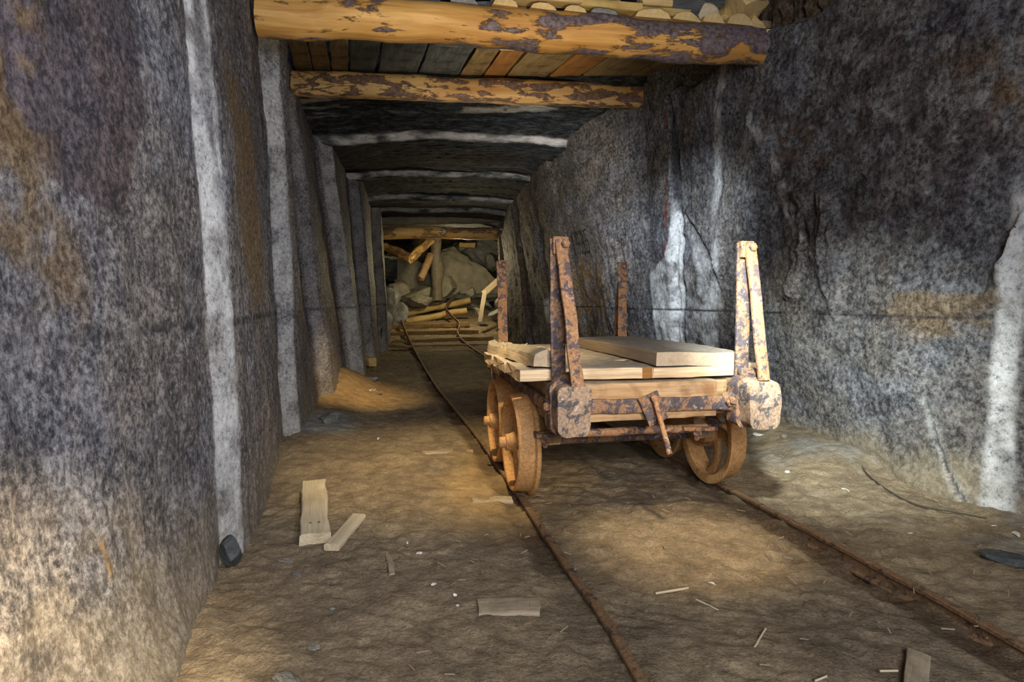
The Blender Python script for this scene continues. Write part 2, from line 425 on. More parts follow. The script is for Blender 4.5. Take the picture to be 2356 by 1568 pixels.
# upper part of the first band is dark crystal between pale rims
up1 = polymask(y_+w*.1, z_, [(2.255, 4), (2.31, 4), (2.31, 1.45), (2.255, 1.75)], .012)*sstep(1.3, 1.6, z_)*(YY < 2.4)
salt *= (1-.85*up1*np.clip(.8+w2, 0, 1))
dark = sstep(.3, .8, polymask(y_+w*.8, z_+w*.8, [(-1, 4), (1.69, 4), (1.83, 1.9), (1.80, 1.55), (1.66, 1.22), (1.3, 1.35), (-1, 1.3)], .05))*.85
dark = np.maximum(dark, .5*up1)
brown = .75*sstep(.0, .35, w2+.15)*polymask(y_+w, z_+w, [(-1, 2.2), (1.32, 2.1), (1.40, 1.3), (1.42, .95), (-1, .82)], .08)
brown = np.maximum(brown, .35*sstep(-.1, .3, w2)*polymask(y_+w, z_+w, [(-1, 4), (1.5, 4), (1.45, 2.0), (-1, 1.9)], .1))
brown = np.maximum(brown, .8*polymask(y_+w*1.2, z_+w, [(2.62, 2.1), (3.3, 2.1), (3.5, 1.3), (3.4, .95), (2.75, .98), (2.65, 1.5)], .12)*sstep(-.5, .2, w2+.2))
brown = np.maximum(brown, .6*polymask(y_+w, z_+w, [(4.35, 1.8), (4.9, 1.8), (5.0, .9), (4.5, .8)], .1))
dark = np.maximum(dark, .55*sstep(4.3, 5.0, YY)*sstep(.2, 1.0, z_+w)*sstep(10.5, 9, YY)*np.clip(.8+w2, 0, 1))
brown = np.maximum(brown, .5*polymask(y_+w, z_+w, [(6.0, 1.8), (7.0, 1.8), (7.1, .4), (6.2, .6)], .15))
dust_glow = .5*sstep(.45, .02, z_+w*1.6)  # warm light at the wall's foot painted in as a sandy tint, with floor dust
dust_glow = np.maximum(dust_glow, .35*sstep(.65, .25, z_+w*2)*sstep(.05, .35, w2+.1))
dust_glow = np.maximum(dust_glow, .6*sstep(9.4, 10.5, YY)*np.clip(.5+w2, 0, 1))
line = sstep(.020, .009, np.abs(z_-ZM-w*.05))*np.where((YY > 2.38) & (YY < 4.05), 1.0, np.where((YY > 1.75) & (YY < 2.15), .9, np.where(YY > 4.3, .7, .4)))*np.clip(.85+w2*1.4+w3*.8, 0, 1)
rs_ = sstep(.014, .004, seg_dist(y_+w3*.01, z_, [(1.385, .41), (1.40, .32)]))
brown = np.maximum(brown, rs_)
grid('wall_left', P, 'rock_left', dict(salt=salt, dark=dark, brown=brown, dust_glow=dust_glow, line=line, red=np.zeros_like(YY)))

# ---- right wall
def interp(k, y): return np.interp(y, [a for a, b in k], [b for a, b in k])
XB = [(-2.5, 3.2), (2.2, 3.0), (2.6, 2.93), (4.5, 2.86), (6.3, 2.78), (7.5, 2.7), (9, 2.55), (10.5, 2.35), (12, 2.2), (13, 2.1), (13.4, 3.0), (21.5, 3.2)]
XT = [(-2.5, 3.2), (2.2, 2.95), (2.6, 2.88), (4.45, 2.64), (6.2, 2.5), (7.2, 2.02), (9, 1.93), (10.5, 1.93), (13, 2.0), (13.4, 3.0), (21.5, 3.2)]
def sawr(y):
    s = np.zeros_like(y)
    for a, b, amp in ((6.9, 8.3, .06), (8.3, 9.6, .07), (9.6, 11.0, .08), (11.0, 12.9, .09)):
        f = (y-a)/(b-a); s = s+np.where((f >= 0) & (f < 1), amp*np.minimum(f, (1-f)*12), 0)
    return s
def rwx(Y, Z):
    Y = np.asarray(Y, float); Z = np.asarray(Z, float)
    f = np.clip(Z/3.0, 0, 1.3)
    x0 = interp(XB, Y)*(1-f)+interp(XT, Y)*f + sawr(Y)
    # crack step near Y 6
    x0 = x0 - .07*sstep(5.80, 5.86, Y+.12*(Z-1.5)) + .02*sstep(6.4, 7, Y)
    x0 = x0 - .16*np.exp(-((Y-3.0)/.35)**2)*np.exp(-np.maximum(Z, 0)/.25)
    return x0-SK*Y
def RW(px, py):
    r = ray(px, py); lo, hi = 1.0, 14.0
    for _ in range(40):
        m = (lo+hi)/2; k = m/r.y
        if r.x*k < float(rwx(m, H+r.z*k)): lo = m
        else: hi = m
    return (m, H+r.z*m/r.y)
ys = [-2.5]
while ys[-1] < 21.5: ys.append(ys[-1]+(.06 if ys[-1] < 2.2 else (.013 if ys[-1] < 6.6 else (.025 if ys[-1] < 9 else .05))))
ys = np.array(ys); YY, ZZ = np.meshgrid(ys, zs, indexing='ij')
over = sstep(2.93, 3.02, ZZ+.05*np.sin(YY*5))*sstep(3.2, 3.5, YY)*sstep(5.9, 5.4, YY)
P0 = np.stack([rwx(YY, ZZ)+.45*over, YY, ZZ], -1)
N = gnormal(P0)
if N[5, 5, 0] > 0: N = -N
w = fbm(P0, 3, 4, 121)*.10; w2 = fbm(P0, 9, 4, 131); w3 = fbm(P0, 24, 3, 133)
R = lambda *pts: [RW(*p) for p in pts]
flake = polymask(YY+w, ZZ+w, R((1835, 430), (1915, 440), (1925, 540), (1930, 700), (1915, 715), (1880, 620), (1840, 560)), .05)
flake = np.maximum(flake, polymask(YY+w*.5, ZZ+w, R((1825, 560), (1845, 560), (1840, 700), (1822, 700)), .04)*.8)
flake = np.maximum(flake, polymask(YY+w*.5, ZZ+w, R((2290, 590), (2330, 520), (2345, 480), (2300, 680), (2250, 700)), .04)*.7)
flk2 = polymask(YY+w, ZZ+w, R((1395, 330), (1440, 330), (1465, 520), (1455, 800), (1400, 800), (1385, 560)), .12)
diag = seg_dist(YY+w*.6, ZZ+w*.6, R((1730, 270), (1780, 370), (1810, 480), (1850, 560)))
disp = .05*fbm(P0, .8, 3, 105) + .03*fbm(P0, 3, 4, 108) + .013*fbm(P0, 12, 4, 109) + .006*ridged(P0, 26, 3, 104)
vert = fbm(P0, 5, 4, 140, aniso=(1, 1, .2))
disp += .022*vert*sstep(6.6, 7.4, YY)
chisel = ridged(np.stack([P0[..., 0], P0[..., 1]*.8+P0[..., 2]*.5, P0[..., 2]*2.2-P0[..., 1]*.6], -1), 7, 2, 150)
disp += .010*chisel*sstep(1.6, .7, ZZ)*sstep(6, 5, YY)
disp += flake*(.04+.085*ridged(P0, 9, 3, 160, aniso=(1, 1, .35)))
disp += flk2*.05*ridged(P0, 7, 3, 161, aniso=(1, 1.6, .3))
disp += .02*ridged(P0, 10, 3, 165)*sstep(.10, .02, diag)
ck = seg_dist(YY+w3*.008, ZZ, R((1530, 190), (1538, 250), (1545, 300), (1552, 380), (1560, 450), (1573, 560), (1575, 680), (1576, 790)))
ck2 = seg_dist(YY+w3*.015, ZZ+w3*.015, R((1573, 490), (1610, 545), (1640, 600), (1655, 660)))
ck3 = seg_dist(YY+w3*.015, ZZ+w3*.015, R((2130, 920), (2150, 990), (2180, 1080), (2220, 1150)))
ck4 = seg_dist(YY+w3*.015, ZZ+w3*.015, R((2010, 925), (2035, 990), (2055, 1030)))
disp -= .07*sstep(.035, .006, ck) + .03*sstep(.02, .004, ck2) + .02*sstep(.012, .003, ck3)+.012*sstep(.012, .003, ck4)
disp += over*.09*ridged(P0, 6, 4, 170)
P = P0+N*disp[..., None]
crust = np.maximum(1.15*polymask(YY+w*.15, ZZ+w*.25, R((1497, 628), (1535, 590), (1545, 520), (1556, 400), (1572, 560), (1573, 900), (1518, 900), (1512, 760)), .012),
                   .8*polymask(YY+w*.5, ZZ+w*.6, R((1575, 495), (1590, 515), (1630, 590), (1650, 640), (1655, 900), (1625, 900), (1610, 620)), .04))
crust = np.maximum(crust, .45*polymask(YY+w, ZZ+w, R((1578, 620), (1620, 640), (1650, 760), (1650, 900), (1580, 900)), .05)*sstep(-.1, .3, w2))
salt = crust*np.clip(.75+w2*1.3, .1, 1)
b1 = seg_dist(YY+w*.2, ZZ, R((1668, 150), (1655, 300), (1648, 450), (1645, 560), (1655, 700)))
salt = np.maximum(salt, .62*sstep(.075, .03, b1)*np.clip(.7+w2, 0, 1))
b2 = seg_dist(YY+w*.2, ZZ, R((2352, 420), (2340, 600), (2312, 800), (2300, 1000), (2292, 1170)))
salt = np.maximum(salt, .95*sstep(.075, .035, b2)*np.clip(.85+w2, 0, 1)*sstep(1.75, 1.4, ZZ))
salt = np.maximum(salt, .5*sstep(.05, .02, diag)*sstep(-.1, .25, w2))
salt = np.maximum(salt, .5*sstep(.03, .01, seg_dist(YY+w*.1, ZZ+w*.1, R((1195, 560), (1250, 680), (1262, 760)))))
salt = np.maximum(salt, .8*polymask(YY+w*.6, ZZ+w*.4, R((1251, 690), (1266, 690), (1264, 740), (1256, 740)), .05))
salt = np.maximum(salt, .7*sstep(.04, .01, np.abs(ck3))*.4)

brown = .75*polymask(YY+w, ZZ+w, R((1315, 600), (1370, 600), (1395, 660), (1390, 790), (1310, 790)), .15)*sstep(-.4, .2, w2)
brown = np.maximum(brown, .6*polymask(YY+w*1.5, ZZ+w*1.5, R((1950, 640), (2300, 600), (2330, 760), (2280, 830), (2000, 740)), .1)*sstep(-.15, .25, fbm(P0, 6, 3, 190, aniso=(1, .5, 2))))
brown = np.maximum(brown, .55*polymask(YY+w*1.5, ZZ+w*1.5, R((2200, 150), (2356, 130), (2356, 330), (2290, 260)), .1)*sstep(-.2, .2, w2))
brown = np.maximum(brown, .4*polymask(YY+w*1.5, ZZ+w*1.5, R((1770, 280), (1880, 300), (1900, 380), (1780, 360)), .1)*sstep(-.2, .2, w2))
brown = np.maximum(brown, .4*sstep(7, 9.5, YY)*np.clip(.5+vert*1.6, 0, 1))
brown = np.maximum(brown, .45*over)
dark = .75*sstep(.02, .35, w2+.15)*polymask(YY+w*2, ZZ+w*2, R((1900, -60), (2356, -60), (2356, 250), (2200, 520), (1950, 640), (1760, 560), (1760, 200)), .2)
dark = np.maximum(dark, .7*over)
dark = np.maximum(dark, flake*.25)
dark = np.maximum(dark, .75*polymask(YY+w, ZZ+w, R((1355, 665), (1380, 665), (1380, 790), (1350, 790)), .1))
dark = np.maximum(dark, .2*sstep(8.3, 9.5, YY)*np.clip(.3-vert*1.8, 0, 1))
line = sstep(.014, .006, np.abs(ZZ-ZM-w*.06))*np.clip(.75+w2*1.2, 0, 1)*sstep(11.5, 11, YY)*(YY > 2.95)
line = np.maximum(line, .8*np.maximum(sstep(.028, .012, ck), np.maximum(sstep(.02, .007, ck2), np.maximum(sstep(.007, .003, ck3), sstep(.007, .003, ck4)))))
red = .8*sstep(.035, .015, seg_dist(YY+w*.1, ZZ, R((1530, 240), (1531, 330), (1534, 420), (1533, 600))))*np.clip(.7+w2*1.6, 0, 1)*np.where(ZZ > 2.4, .6, 1)
red = np.maximum(red, .5*sstep(.05, .0, seg_dist(YY+w*.3, ZZ, R((1222, 560), (1222, 640))))*np.clip(.3+w2*2, 0, 1))
dust_glow = .7*sstep(.25, .02, ZZ+w*1.5)
wall_r = grid('wall_right', P, 'rock_right', dict(salt=salt, dark=dark, brown=brown, dust_glow=dust_glow, line=line, red=red), flip=True)

# number painted on the right wall
cu = D.curves.new('painted_number', 'FONT'); cu.body = '1935'; cu.size = .46; cu.align_x = 'CENTER'; cu.align_y = 'CENTER'; cu.extrude = .001; cu.offset = -.006; cu.space_character = 1.18
ty, tz = RW(1337, 562)
pA = Vector((float(rwx(ty+.35, tz)), ty+.35, tz)); pB = Vector((float(rwx(ty-.35, tz)), ty-.35, tz)); pU = Vector((float(rwx(ty, tz+.2)), ty, tz+.2)); pD = Vector((float(rwx(ty, tz-.2)), ty, tz-.2))
tx = (pB-pA).normalized(); tu = (pU-pD).normalized(); tn = tx.cross(tu).normalized(); tu = tn.cross(tx)
tmp = D.objects.new('t', cu); C.objects.link(tmp); dg = bpy.context.evaluated_depsgraph_get(); me = D.meshes.new_from_object(tmp.evaluated_get(dg)); D.objects.remove(tmp)
me.name = 'painted_number'; me.materials.clear()
num = link('painted_number', me, 'black_paint', wall_r, Matrix.Translation(Vector((float(rwx(ty, tz)), ty, tz))+tn*.028) @ Matrix((tx, tu, tn)).transposed().to_4x4() @ Matrix.Diagonal((.62, 1.0, 1, 1)), smooth=False)
num['label'] = 'black painted year 1935 on the right rock wall'

# ---- ceiling
CP = [(-2.5, 3.6), (5.85, 3.55), (5.95, 3.25), (7.25, 3.0), (7.32, 2.925), (7.4, 2.92), (9.25, 2.985), (9.33, 2.92), (9.42, 2.915), (10.8, 2.89), (10.88, 2.82), (10.97, 2.81), (11.75, 2.81), (11.83, 2.75), (11.92, 2.745), (12.7, 2.73), (12.8, 2.64), (13.3, 2.62), (13.4, 3.0), (16, 3.0), (21.5, 3.4)]
pc = plan_resample([(a, b) for a, b in CP], lambda y: .08 if y < 5.5 else (.02 if y < 9.5 else .035))
aa = np.arange(-1.75, 3.9, .03)
BB, AA = np.meshgrid(pc[:, 0], aa, indexing='ij'); ZC = np.repeat(pc[:, 1:2], len(aa), 1)
YC = BB+.08*(AA-.8); XC = AA-SK*YC
P0 = np.stack([XC, YC, ZC], -1)
arch = -.06*sstep(.8, 1.6, np.abs(AA-.6))
P0[..., 2] += arch
N = gnormal(P0)
N = np.where(N[..., 2:3] > 0, -N, N)
w = fbm(P0, 3, 4, 221)*.1; w2 = fbm(P0, 9, 4, 231, aniso=(.5, 1, 1))
strat = fbm(P0, 6, 4, 240, aniso=(.18, 1, 1))
disp = .03*fbm(P0, 1.1, 3, 205)+.022*strat+.012*fbm(P0, 12, 4, 209)
P = P0.copy(); P[..., 2] -= np.maximum(disp, -.05)
salt = np.zeros_like(BB)
for c, wd, a in ((7.28, .05, .9), (9.29, .06, .85), (10.84, .055, .8), (11.79, .06, .5), (12.75, .06, .3)):
    salt = np.maximum(salt, a*sstep(wd+.03, wd-.03, np.abs(BB-c)+w*.5))
salt *= np.clip(.7+w2*1.3, .1, 1)
salt = np.maximum(salt, 0.13*sstep(.44, .56, strat+.35*w2)*(BB > 6))
salt = np.maximum(salt, .55*sstep(.12, .34, strat+.3*w2)*sstep(6.0, 6.2, BB)*sstep(6.9, 6.6, BB))
salt = np.maximum(salt, .8*sstep(5.8, 5.2, BB)*polymask(XC+w, YC+w, [(1.2, 4.2), (2.3, 4.2), (2.3, 5.6), (1.2, 5.6)], .1))
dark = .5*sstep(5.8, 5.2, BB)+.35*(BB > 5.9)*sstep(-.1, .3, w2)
brown = .7*sstep(1.1, .7, np.hypot((AA-1.0)/.55, (BB-8.2)/.4)+w*2)
brown = np.maximum(brown, .7*sstep(1.1, .7, np.hypot((AA-.75)/.5, (BB-10.1)/.3)+w*2))
brown = np.maximum(brown, .45*sstep(1.1, .5, np.hypot((AA-1.0)/.5, (BB-6.55)/.3)+w*2))
line = .9*sstep(.012, .005, seg_dist(AA+w*.3, BB+w*.3, [(.95, 9.9), (1.1, 9.3), (1.1, 9.0)])) + .8*sstep(.012, .005, seg_dist(AA+w*.3, BB+w*.3, [(1.05, 6.8), (1.25, 6.3), (1.35, 6.0)]))
z0 = np.zeros_like(BB)
grid('ceiling', P, 'rock_ceiling', dict(salt=salt, dark=dark, brown=brown, dust_glow=z0, line=line, red=z0))

# ---- end wall of the chamber
a = np.arange(-6, 3, .1); b = np.arange(-.2, 3.8, .1); AAe, BBe = np.meshgrid(a, b, indexing='ij')
P0 = np.stack([AAe, 20.3+.0*AAe, BBe], -1); P0[..., 1] += .5*fbm(P0, .8, 4, 301)+.1*ridged(P0, 2, 3, 302)
z0 = np.zeros_like(AAe)
grid('wall_back', P0, 'rock_far', dict(salt=z0, dark=z0+.3, brown=z0+.15, dust_glow=z0, line=z0, red=z0))

# ---- rails
GA = 1.12
lp = [U(1560, 1700), U(1480, 1568), U(1395, 1420), U(1300, 1290), U(1240, 1200), U(1192, 1130), U(1110, 1015), U(1040, 930), U(1000, 880), V(962, 818, 10.5), V(940, 775, 13.0), V(928, 745, 14.4), V(921, 722, 15.4), V(928, 706, 16.2), V(950, 697, 16.8), V(982, 688, 17.2)]
rp = [U(2620, 1610), U(2356, 1480), U(2140, 1360), U(1900, 1236), U(1740, 1152), U(1655, 1109), U(1545, 1046)]
for i in (7, 8):
    q = lp[i]; d = (lp[i+1]-lp[i-1]); d.z = 0; d.normalize(); rp.append(q+Vector((d.y, -d.x, 0))*GA)
rp += [V(1098, 806, 11.6), V(1066, 782, 12.9), V(1053, 762, 13.7), V(1057, 742, 14.5), V(1038, 722, 15.5), V(1026, 706, 16.0), V(1034, 690, 16.7), V(1060, 668, 17.6)]
LR = spline(lp, 14); RR = spline(rp, 14)
def rail(pts, label):
    head = [(-.016, 0), (-.012, .004), (.012, .004), (.016, 0), (.016, -.012), (.005, -.02), (.005, -.05), (.028, -.058), (.028, -.066), (-.028, -.066), (-.028, -.058), (-.005, -.05), (-.005, -.02), (-.016, -.012)]
    o = sweep('rail', [p+Vector((0, 0, -.004)) for p in pts], head, 'rail', None, amp=.006, freq=5, seed=3)
    return tag(o, label, 'rail')
rail(LR, 'rusty mine rail under the left wheels of the cart, bending up over logs far away')
rail(RR, 'rusty mine rail under the right wheels of the cart, running along the right wall')

# ---- floor
RY = [10.8, 12, 13, 14.4, 15.4, 16.2, 16.8, 17.3]; RZ = [0, .07, .18, .41, .63, .81, .92, 1.02]
def railz(y): return np.interp(y, RY, RZ)
def rise(y): return np.interp(y, [11.2, 12, 13, 14.4, 15.4, 17, 20], [0, .0, .08, .27, .40, .62, 1.1])
def floor_z(x, y):
    x = np.asarray(x, float); y = np.asarray(y, float)
    P = np.stack([x, y, x*0], -1)
    z = -.022+.012*fbm(P, 1.4, 3, 401)+.008*fbm(P, 6, 4, 402)
    # rise towards the rubble
    z = z+rise(y)
    lx = -SK*y
    # bank at the foot of the left wall
    z = z+.22*np.exp(-((x+2.02)/.40)**2-((y-6.5)/.75)**2)*1.0
    z = z+.07*sstep(.55, 0, x-lx+.75)*sstep(3.0, 4.2, y)*sstep(8, 6, y)
    z = z+.05*sstep(.3, 0, x-lx+.95)*sstep(2.2, 1.2, y)
    # bank along the right wall
    z = z+.09*sstep(.75, .05, lx+2.85-x+.15*vn(P*1.3, 77))*sstep(3.3, 3.7, y)*sstep(6.5, 5, y)+.03*sstep(.2, 0, lx+2.85-x)*sstep(3.5, 2, y)
    z = z-.035*sstep(.25, .05, np.abs(lx+2.80-x))*sstep(2.7, 3.1, y)*sstep(4.5, 3.8, y)*0
    return z
lr2 = [(p.x, p.y) for p in LR[::3]]; rr2 = [(p.x, p.y) for p in RR[::3]]
def mkfloor(name, xs_, ys_):
    Xf, Yf = np.meshgrid(xs_, ys_, indexing='ij')
    skew = Xf-SK*Yf
    z = floor_z(skew, Yf); Pq = np.stack([skew, Yf, z*0], -1)
    wv = fbm(Pq, 3, 4, 411); wf = fbm(Pq, 11, 4, 412)
    dl = seg_dist(skew, Yf, lr2); dr = seg_dist(skew, Yf, rr2)
    # dirt banked between the rails, gaps beside them
    lxr = np.interp(Yf, [p[1] for p in lr2], [p[0] for p in lr2]); rxr = np.interp(Yf, [p[1] for p in rr2], [p[0] for p in rr2])
    leftgap = sstep(.10, .02, np.abs(skew-(lxr-.045)+wf*.03)); rightgap = sstep(.13, .02, np.abs(skew-(rxr-.07)+wf*.04))
    near = sstep(13, 11, Yf)
    z = z-(.035*leftgap*(.6+.8*wv)+.035*rightgap*(.8+.9*wv))*near
    z = np.where((dl < .03) | (dr < .03), np.minimum(z, -.03 + rise(Yf)), z)
    # footprints and ripples
    wp = Pq*np.array([1, 2.0, 1])+.12*np.stack([wv, wf, wv], -1)
    z = z+.015*ridged(wp, 5.5, 3, 415)*sstep(-.4, .3, fbm(Pq, 1.2, 2, 416)+.1)+.010*wf+.0065*fbm(Pq, 34, 4, 417)
    rip = np.sin((Yf*1.0+skew*.35+.05*wv)*95)*sstep(.05, .35, fbm(Pq, 1.7, 2, 418)); z = z+.0022*rip*(Yf < 5)
    hole = np.zeros_like(z)
    for hx, hy, hr in ((1950, 1290, .12), (2000, 1330, .1), (1900, 1225, .08), (1850, 1265, .09), (1780, 1195, .06), (2060, 1390, .08)):
        c = U(hx, hy); hole = np.maximum(hole, sstep(1.1, .3, np.hypot((skew-c.x)/hr, (Yf-c.y)/(hr*.8))+wf*.5))
    z = z-.03*hole
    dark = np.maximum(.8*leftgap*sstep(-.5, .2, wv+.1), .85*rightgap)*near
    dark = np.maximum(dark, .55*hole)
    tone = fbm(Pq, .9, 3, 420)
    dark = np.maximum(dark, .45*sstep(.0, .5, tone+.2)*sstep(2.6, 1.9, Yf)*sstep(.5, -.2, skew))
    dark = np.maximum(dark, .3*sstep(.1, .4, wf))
    orange = .75*sstep(.15, .7, 1.2*np.exp(-((skew+1.75)/.55)**2-((Yf-6.0)/1.1)**2)+wv*.3)
    orange = np.maximum(orange, .8*sstep(.4, .8, 1.1*np.exp(-((skew-.05)/.5)**2-((Yf-3.4)/1.1)**2)+wv*.25))
    grey = .8*sstep(.2, .7, 1.1*np.exp(-((skew+1.55)/.3)**2-((Yf-4.6)/.45)**2)+wv*.3)
    grey = np.maximum(grey, .5*sstep(.2, .6, wv+.1)*sstep(.9, .3, -SK*Yf+2.9-skew))
    Pm = np.stack([skew, Yf, z], -1)
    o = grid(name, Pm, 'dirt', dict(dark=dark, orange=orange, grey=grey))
    return o
mkf = mkfloor
xs_ = np.concatenate([np.arange(-2.2, -1.1, .05), np.arange(-1.1, 3.0, .0135), np.arange(3.0, 4.2, .06)])
ys_ = [-2.5]
while ys_[-1] < 21: ys_.append(ys_[-1]+(.08 if ys_[-1] < 1.2 else (.0115 if ys_[-1] < 3.2 else (.018 if ys_[-1] < 5.5 else (.035 if ys_[-1] < 9 else .06)))))
mkfloor('floor', xs_, np.array(ys_))
def fz(p): return float(floor_z(np.array([p.x]), np.array([p.y]))[0])

# ================================================================== TIMBERING
# near log
A = V(596, 28, 3.72); B = V(1752, 108, 4.52)
bm1 = bar('roof_log', A, B, circ(.124, 36), 'log_bark', None, amp=.035, freq=2.0, seed=11, step=.03, taper=1.03)
tag(bm1, 'big orange roof log with peeling dark bark, nearest across the tunnel', 'log')
A2 = V(672, 192, 5.72); B2 = V(1497, 222, 6.30)
b2_ = bar('roof_beam', A2, B2, rect(.19, .22, .07, 5), 'log_patchy', None, amp=.03, freq=2.0, seed=17, step=.04)
tag(b2_, 'second roof beam with speckled bark, behind the big near log', 'beam')
sp = bar('wood_splinter', V(1762, 110, 4.42), V(1770, 68, 4.42), rect(.035, .014, .003, 1), 'lag_end', None, up=(0, -1, 0), amp=.008, seed=3, step=.03)
tag(sp, 'small pale wood splinter sticking up at the right end of the near roof log', 'splinter')

# lagging boards resting on both
t1 = A+Vector((0, 0, .14)); t1b = B+Vector((0, 0, .14)); t2 = A2+Vector((0, 0, .125))
pn = (t1b-t1).cross(t2-t1).normalized()
fe = [(652, 680, 698, 719, 'lag_brown'), (702, 723, 745, 760, 'lag_brown'), (755, 764, 801, 801, 'lag_brown'), (805, 805, 878, 863, 'lag_dark'), (884, 869, 987, 960, 'lag_dark'), (993, 964, 1097, 1055, 'lag_dark'),
      (1103, 1060, 1157, 1109, 'lag_brown'), (1160, 1113, 1215, 1159, 'lag_orange'), (1224, 1164, 1326, 1252, 'lag_brown'), (1332, 1257, 1402, 1322, 'lag_orange'), (1408, 1326, 1520, 1423, 'lag_brown'), (1527, 1426, 1600, 1500, 'lag_brown')]
lab = ['leftmost dark brown roof board between the two roof timbers', 'second narrow brown roof board from the left, split along its length', 'third brown roof board from the left, beside the first grey one', 'dark grey narrow roof board, left one of the three dark grey boards',
       'broad dark grey roof board with white salt flecks and a dark stain', 'broad dark grey roof board beside the first olive one', 'olive brown roof board with wavy grain, right of the grey boards', 'bright orange brown narrow roof board in the middle of the roof',
       'broad olive roof board right of the bright orange one', 'reddish brown roof board, second orange one from the middle', 'wide dark brown roof board near the right end of the row', 'last roof board at the right end of the row, in shadow']
ends = []
for i, (f0, k0, f1, k1, mt) in enumerate(fe):
    yb = lambda px: 62+(px-610)*.085
    yk = lambda px: 158+(px-680)*.041
    q = [onplane(f0, yb(f0), t1, pn), onplane(k0, yk(k0), t1, pn), onplane(f1, yb(f1), t1, pn), onplane(k1, yk(k1), t1, pn)]
    # extend towards the near log and past both timbers
    def ext(a, b, ya, yb_):
        d = b-a; return a+d*((ya-a.y)/d.y), a+d*((yb_-a.y)/d.y)
    fx = (i+.5)/12
    yn = A.y+(B.y-A.y)*fx+.03+.04*random.random(); yf = A2.y+(B2.y-A2.y)*fx+.12
    a0, a1 = ext(q[0], q[1], yn, yf); c0, c1 = ext(q[2], q[3], yn, yf)
    th = .045+.02*random.random()
    n_ = pn if pn.z > 0 else -pn
    vs = []; ns = 26
    st = []
    for k in range(ns):
        f = k/(ns-1); l = a0.lerp(a1, f); r_ = c0.lerp(c1, f); m_ = (l+r_)/2; wd = (r_-l).length
        st.append((m_+n_*(th/2+.004), (r_-l).normalized(), n_, (wd/.1*(1+.03*math.sin(f*9+i)), 1.0)))
    org = st[ns//2][0].copy()
    xd = (a1-a0).normalized(); yd = n_.cross(xd).normalized()
    R3 = Matrix((xd, yd, n_)); mw = Matrix.Translation(org) @ R3.transposed().to_4x4()
    st = [(R3@(o-org), R3@u, R3@v, s) for o, u, v, s in st]
    me = loft_mesh('roof_board', st, rect(.1, th, .006, 2), .008, 5, 60+i)
    o = link('roof_board', me, mt, None, mw)
    tag(o, lab[i], 'board', 'roof boards between the two roof timbers')
# half-log ends and odd pieces lying on the near log
def onlog(px): f = (px-596)/(1752-596); return A.lerp(B, f)+Vector((0, 0, .118))
axl = (B-A).normalized(); back = Vector((-axl.y, axl.x, 0))
halfs = [(1010, 60, 14, 'boulder_grey', 'grey slab piece on the near roof log'), (1100, 58, 18, 'lag_end', 'flat pale half-round end'), (1187, 62, 14, 'lag_end', 'low yellowish half-round end'), (1262, 52, 15, 'lag_end', 'grey-yellow half-round end'),
         (1330, 62, 14, 'boulder_grey', 'greyish low slab end'), (1450, 84, 20, 'lag_end', 'widest flat pale half-round end'), (1536, 68, 18, 'lag_end', 'pale half-round end right of the widest one'), (1606, 52, 20, 'lag_end', 'small pale half-round end beside the broken piece'), (1678, 66, 26, 'lag_end', 'rightmost pale half-round end under the big lump')]
for i, (px, wpx, hpx, mt, lb) in enumerate(halfs):
    p = onlog(px); Yp = p.y; w_ = wpx*Yp/F; h_ = (hpx-2)*Yp/F
    o = bar('timber_end', p+Vector((0, 0, h_/2))-back*.07, p+Vector((0, 0, h_/2))+back*.9+Vector((0, 0, .12)), halfround(w_, h_, 5), mt, None, amp=.01, freq=7, seed=80+i, step=.08, endrag=.02)
    tag(o, lb+' lying on the near roof log', 'timber', 'half-round timber ends on the near roof log')
def onlog_board(px0, px1, lift, h, mt, lb, seed, back_=.05, tl=0):
    p0, p1 = onlog(px0)+Vector((0, 0, lift))+back*back_, onlog(px1)+Vector((0, 0, lift+tl))+back*back_
    o = bar('wood_piece', p0, p1, rect(.12, h, .008, 2), mt, None, amp=.01, freq=6, seed=seed, step=.04, endrag=.02)
    return tag(o, lb, 'wood piece', 'wood pieces stacked over the near roof log')
onlog_board(1080, 1282, .115, .07, 'lag_end', 'thick light yellow block above the flat pale end on the near roof log', 91, .03)
onlog_board(1284, 1432, .10, .055, 'wood_yellow', 'long yellow brown batten in the middle on top of the near roof log', 92, .05)
onlog_board(1420, 1566, .10, .055, 'wood_yellow', 'dull brown batten left of the broken piece on the near roof log', 93, .1)
onlog_board(1441, 1518, .19, .065, 'lag_end', 'short pale block, topmost of the pieces above the dull brown batten', 94, .12)
p = onlog(1360)+Vector((0, 0, .16))+back*.1
tag(rock('broken_wood', p, (.15, .15, .09), 31, 'lag_end', cuts=8), 'tiny pale wood chunk left of the short topmost block', 'wood piece')
p = V(1622, 40, 4.5)
tag(rock('broken_wood', p, (.17, .15, .15), 33, 'wood_chip', cuts=8), 'small pale broken chunk just left of the big lump on the near roof log', 'wood piece')
tag(rock('split_block', V(1700, 36, 4.56), (.42, .34, .33), 36, 'lag_end', (.2, .5, .3), cuts=12, sub=4, rough=.03), 'large faceted tan block on the right end of the near roof log', 'block')
tag(rock('split_block', V(1662, 52, 4.68), (.36, .3, .20), 37, 'wood_yellow', (0, .3, 0), cuts=9), 'darker brown block leaning under the large faceted tan block', 'block')
tag(rock('split_block', V(1733, 62, 4.55), (.2, .2, .2), 39, 'lag_end', (.3, .1, 0), cuts=9), 'small tan block squeezed between the large block and the right wall', 'block')

# far frame
A3 = V(874, 536, 12.75); B3 = V(1153, 536, 13.05)
fb = bar('lintel_log', A3, B3, circ(.135, 24), 'log_far', None, amp=.05, freq=1.8, seed=23, step=.08)
tag(fb, 'far lintel log with a white arrow at the end of the passage', 'log')
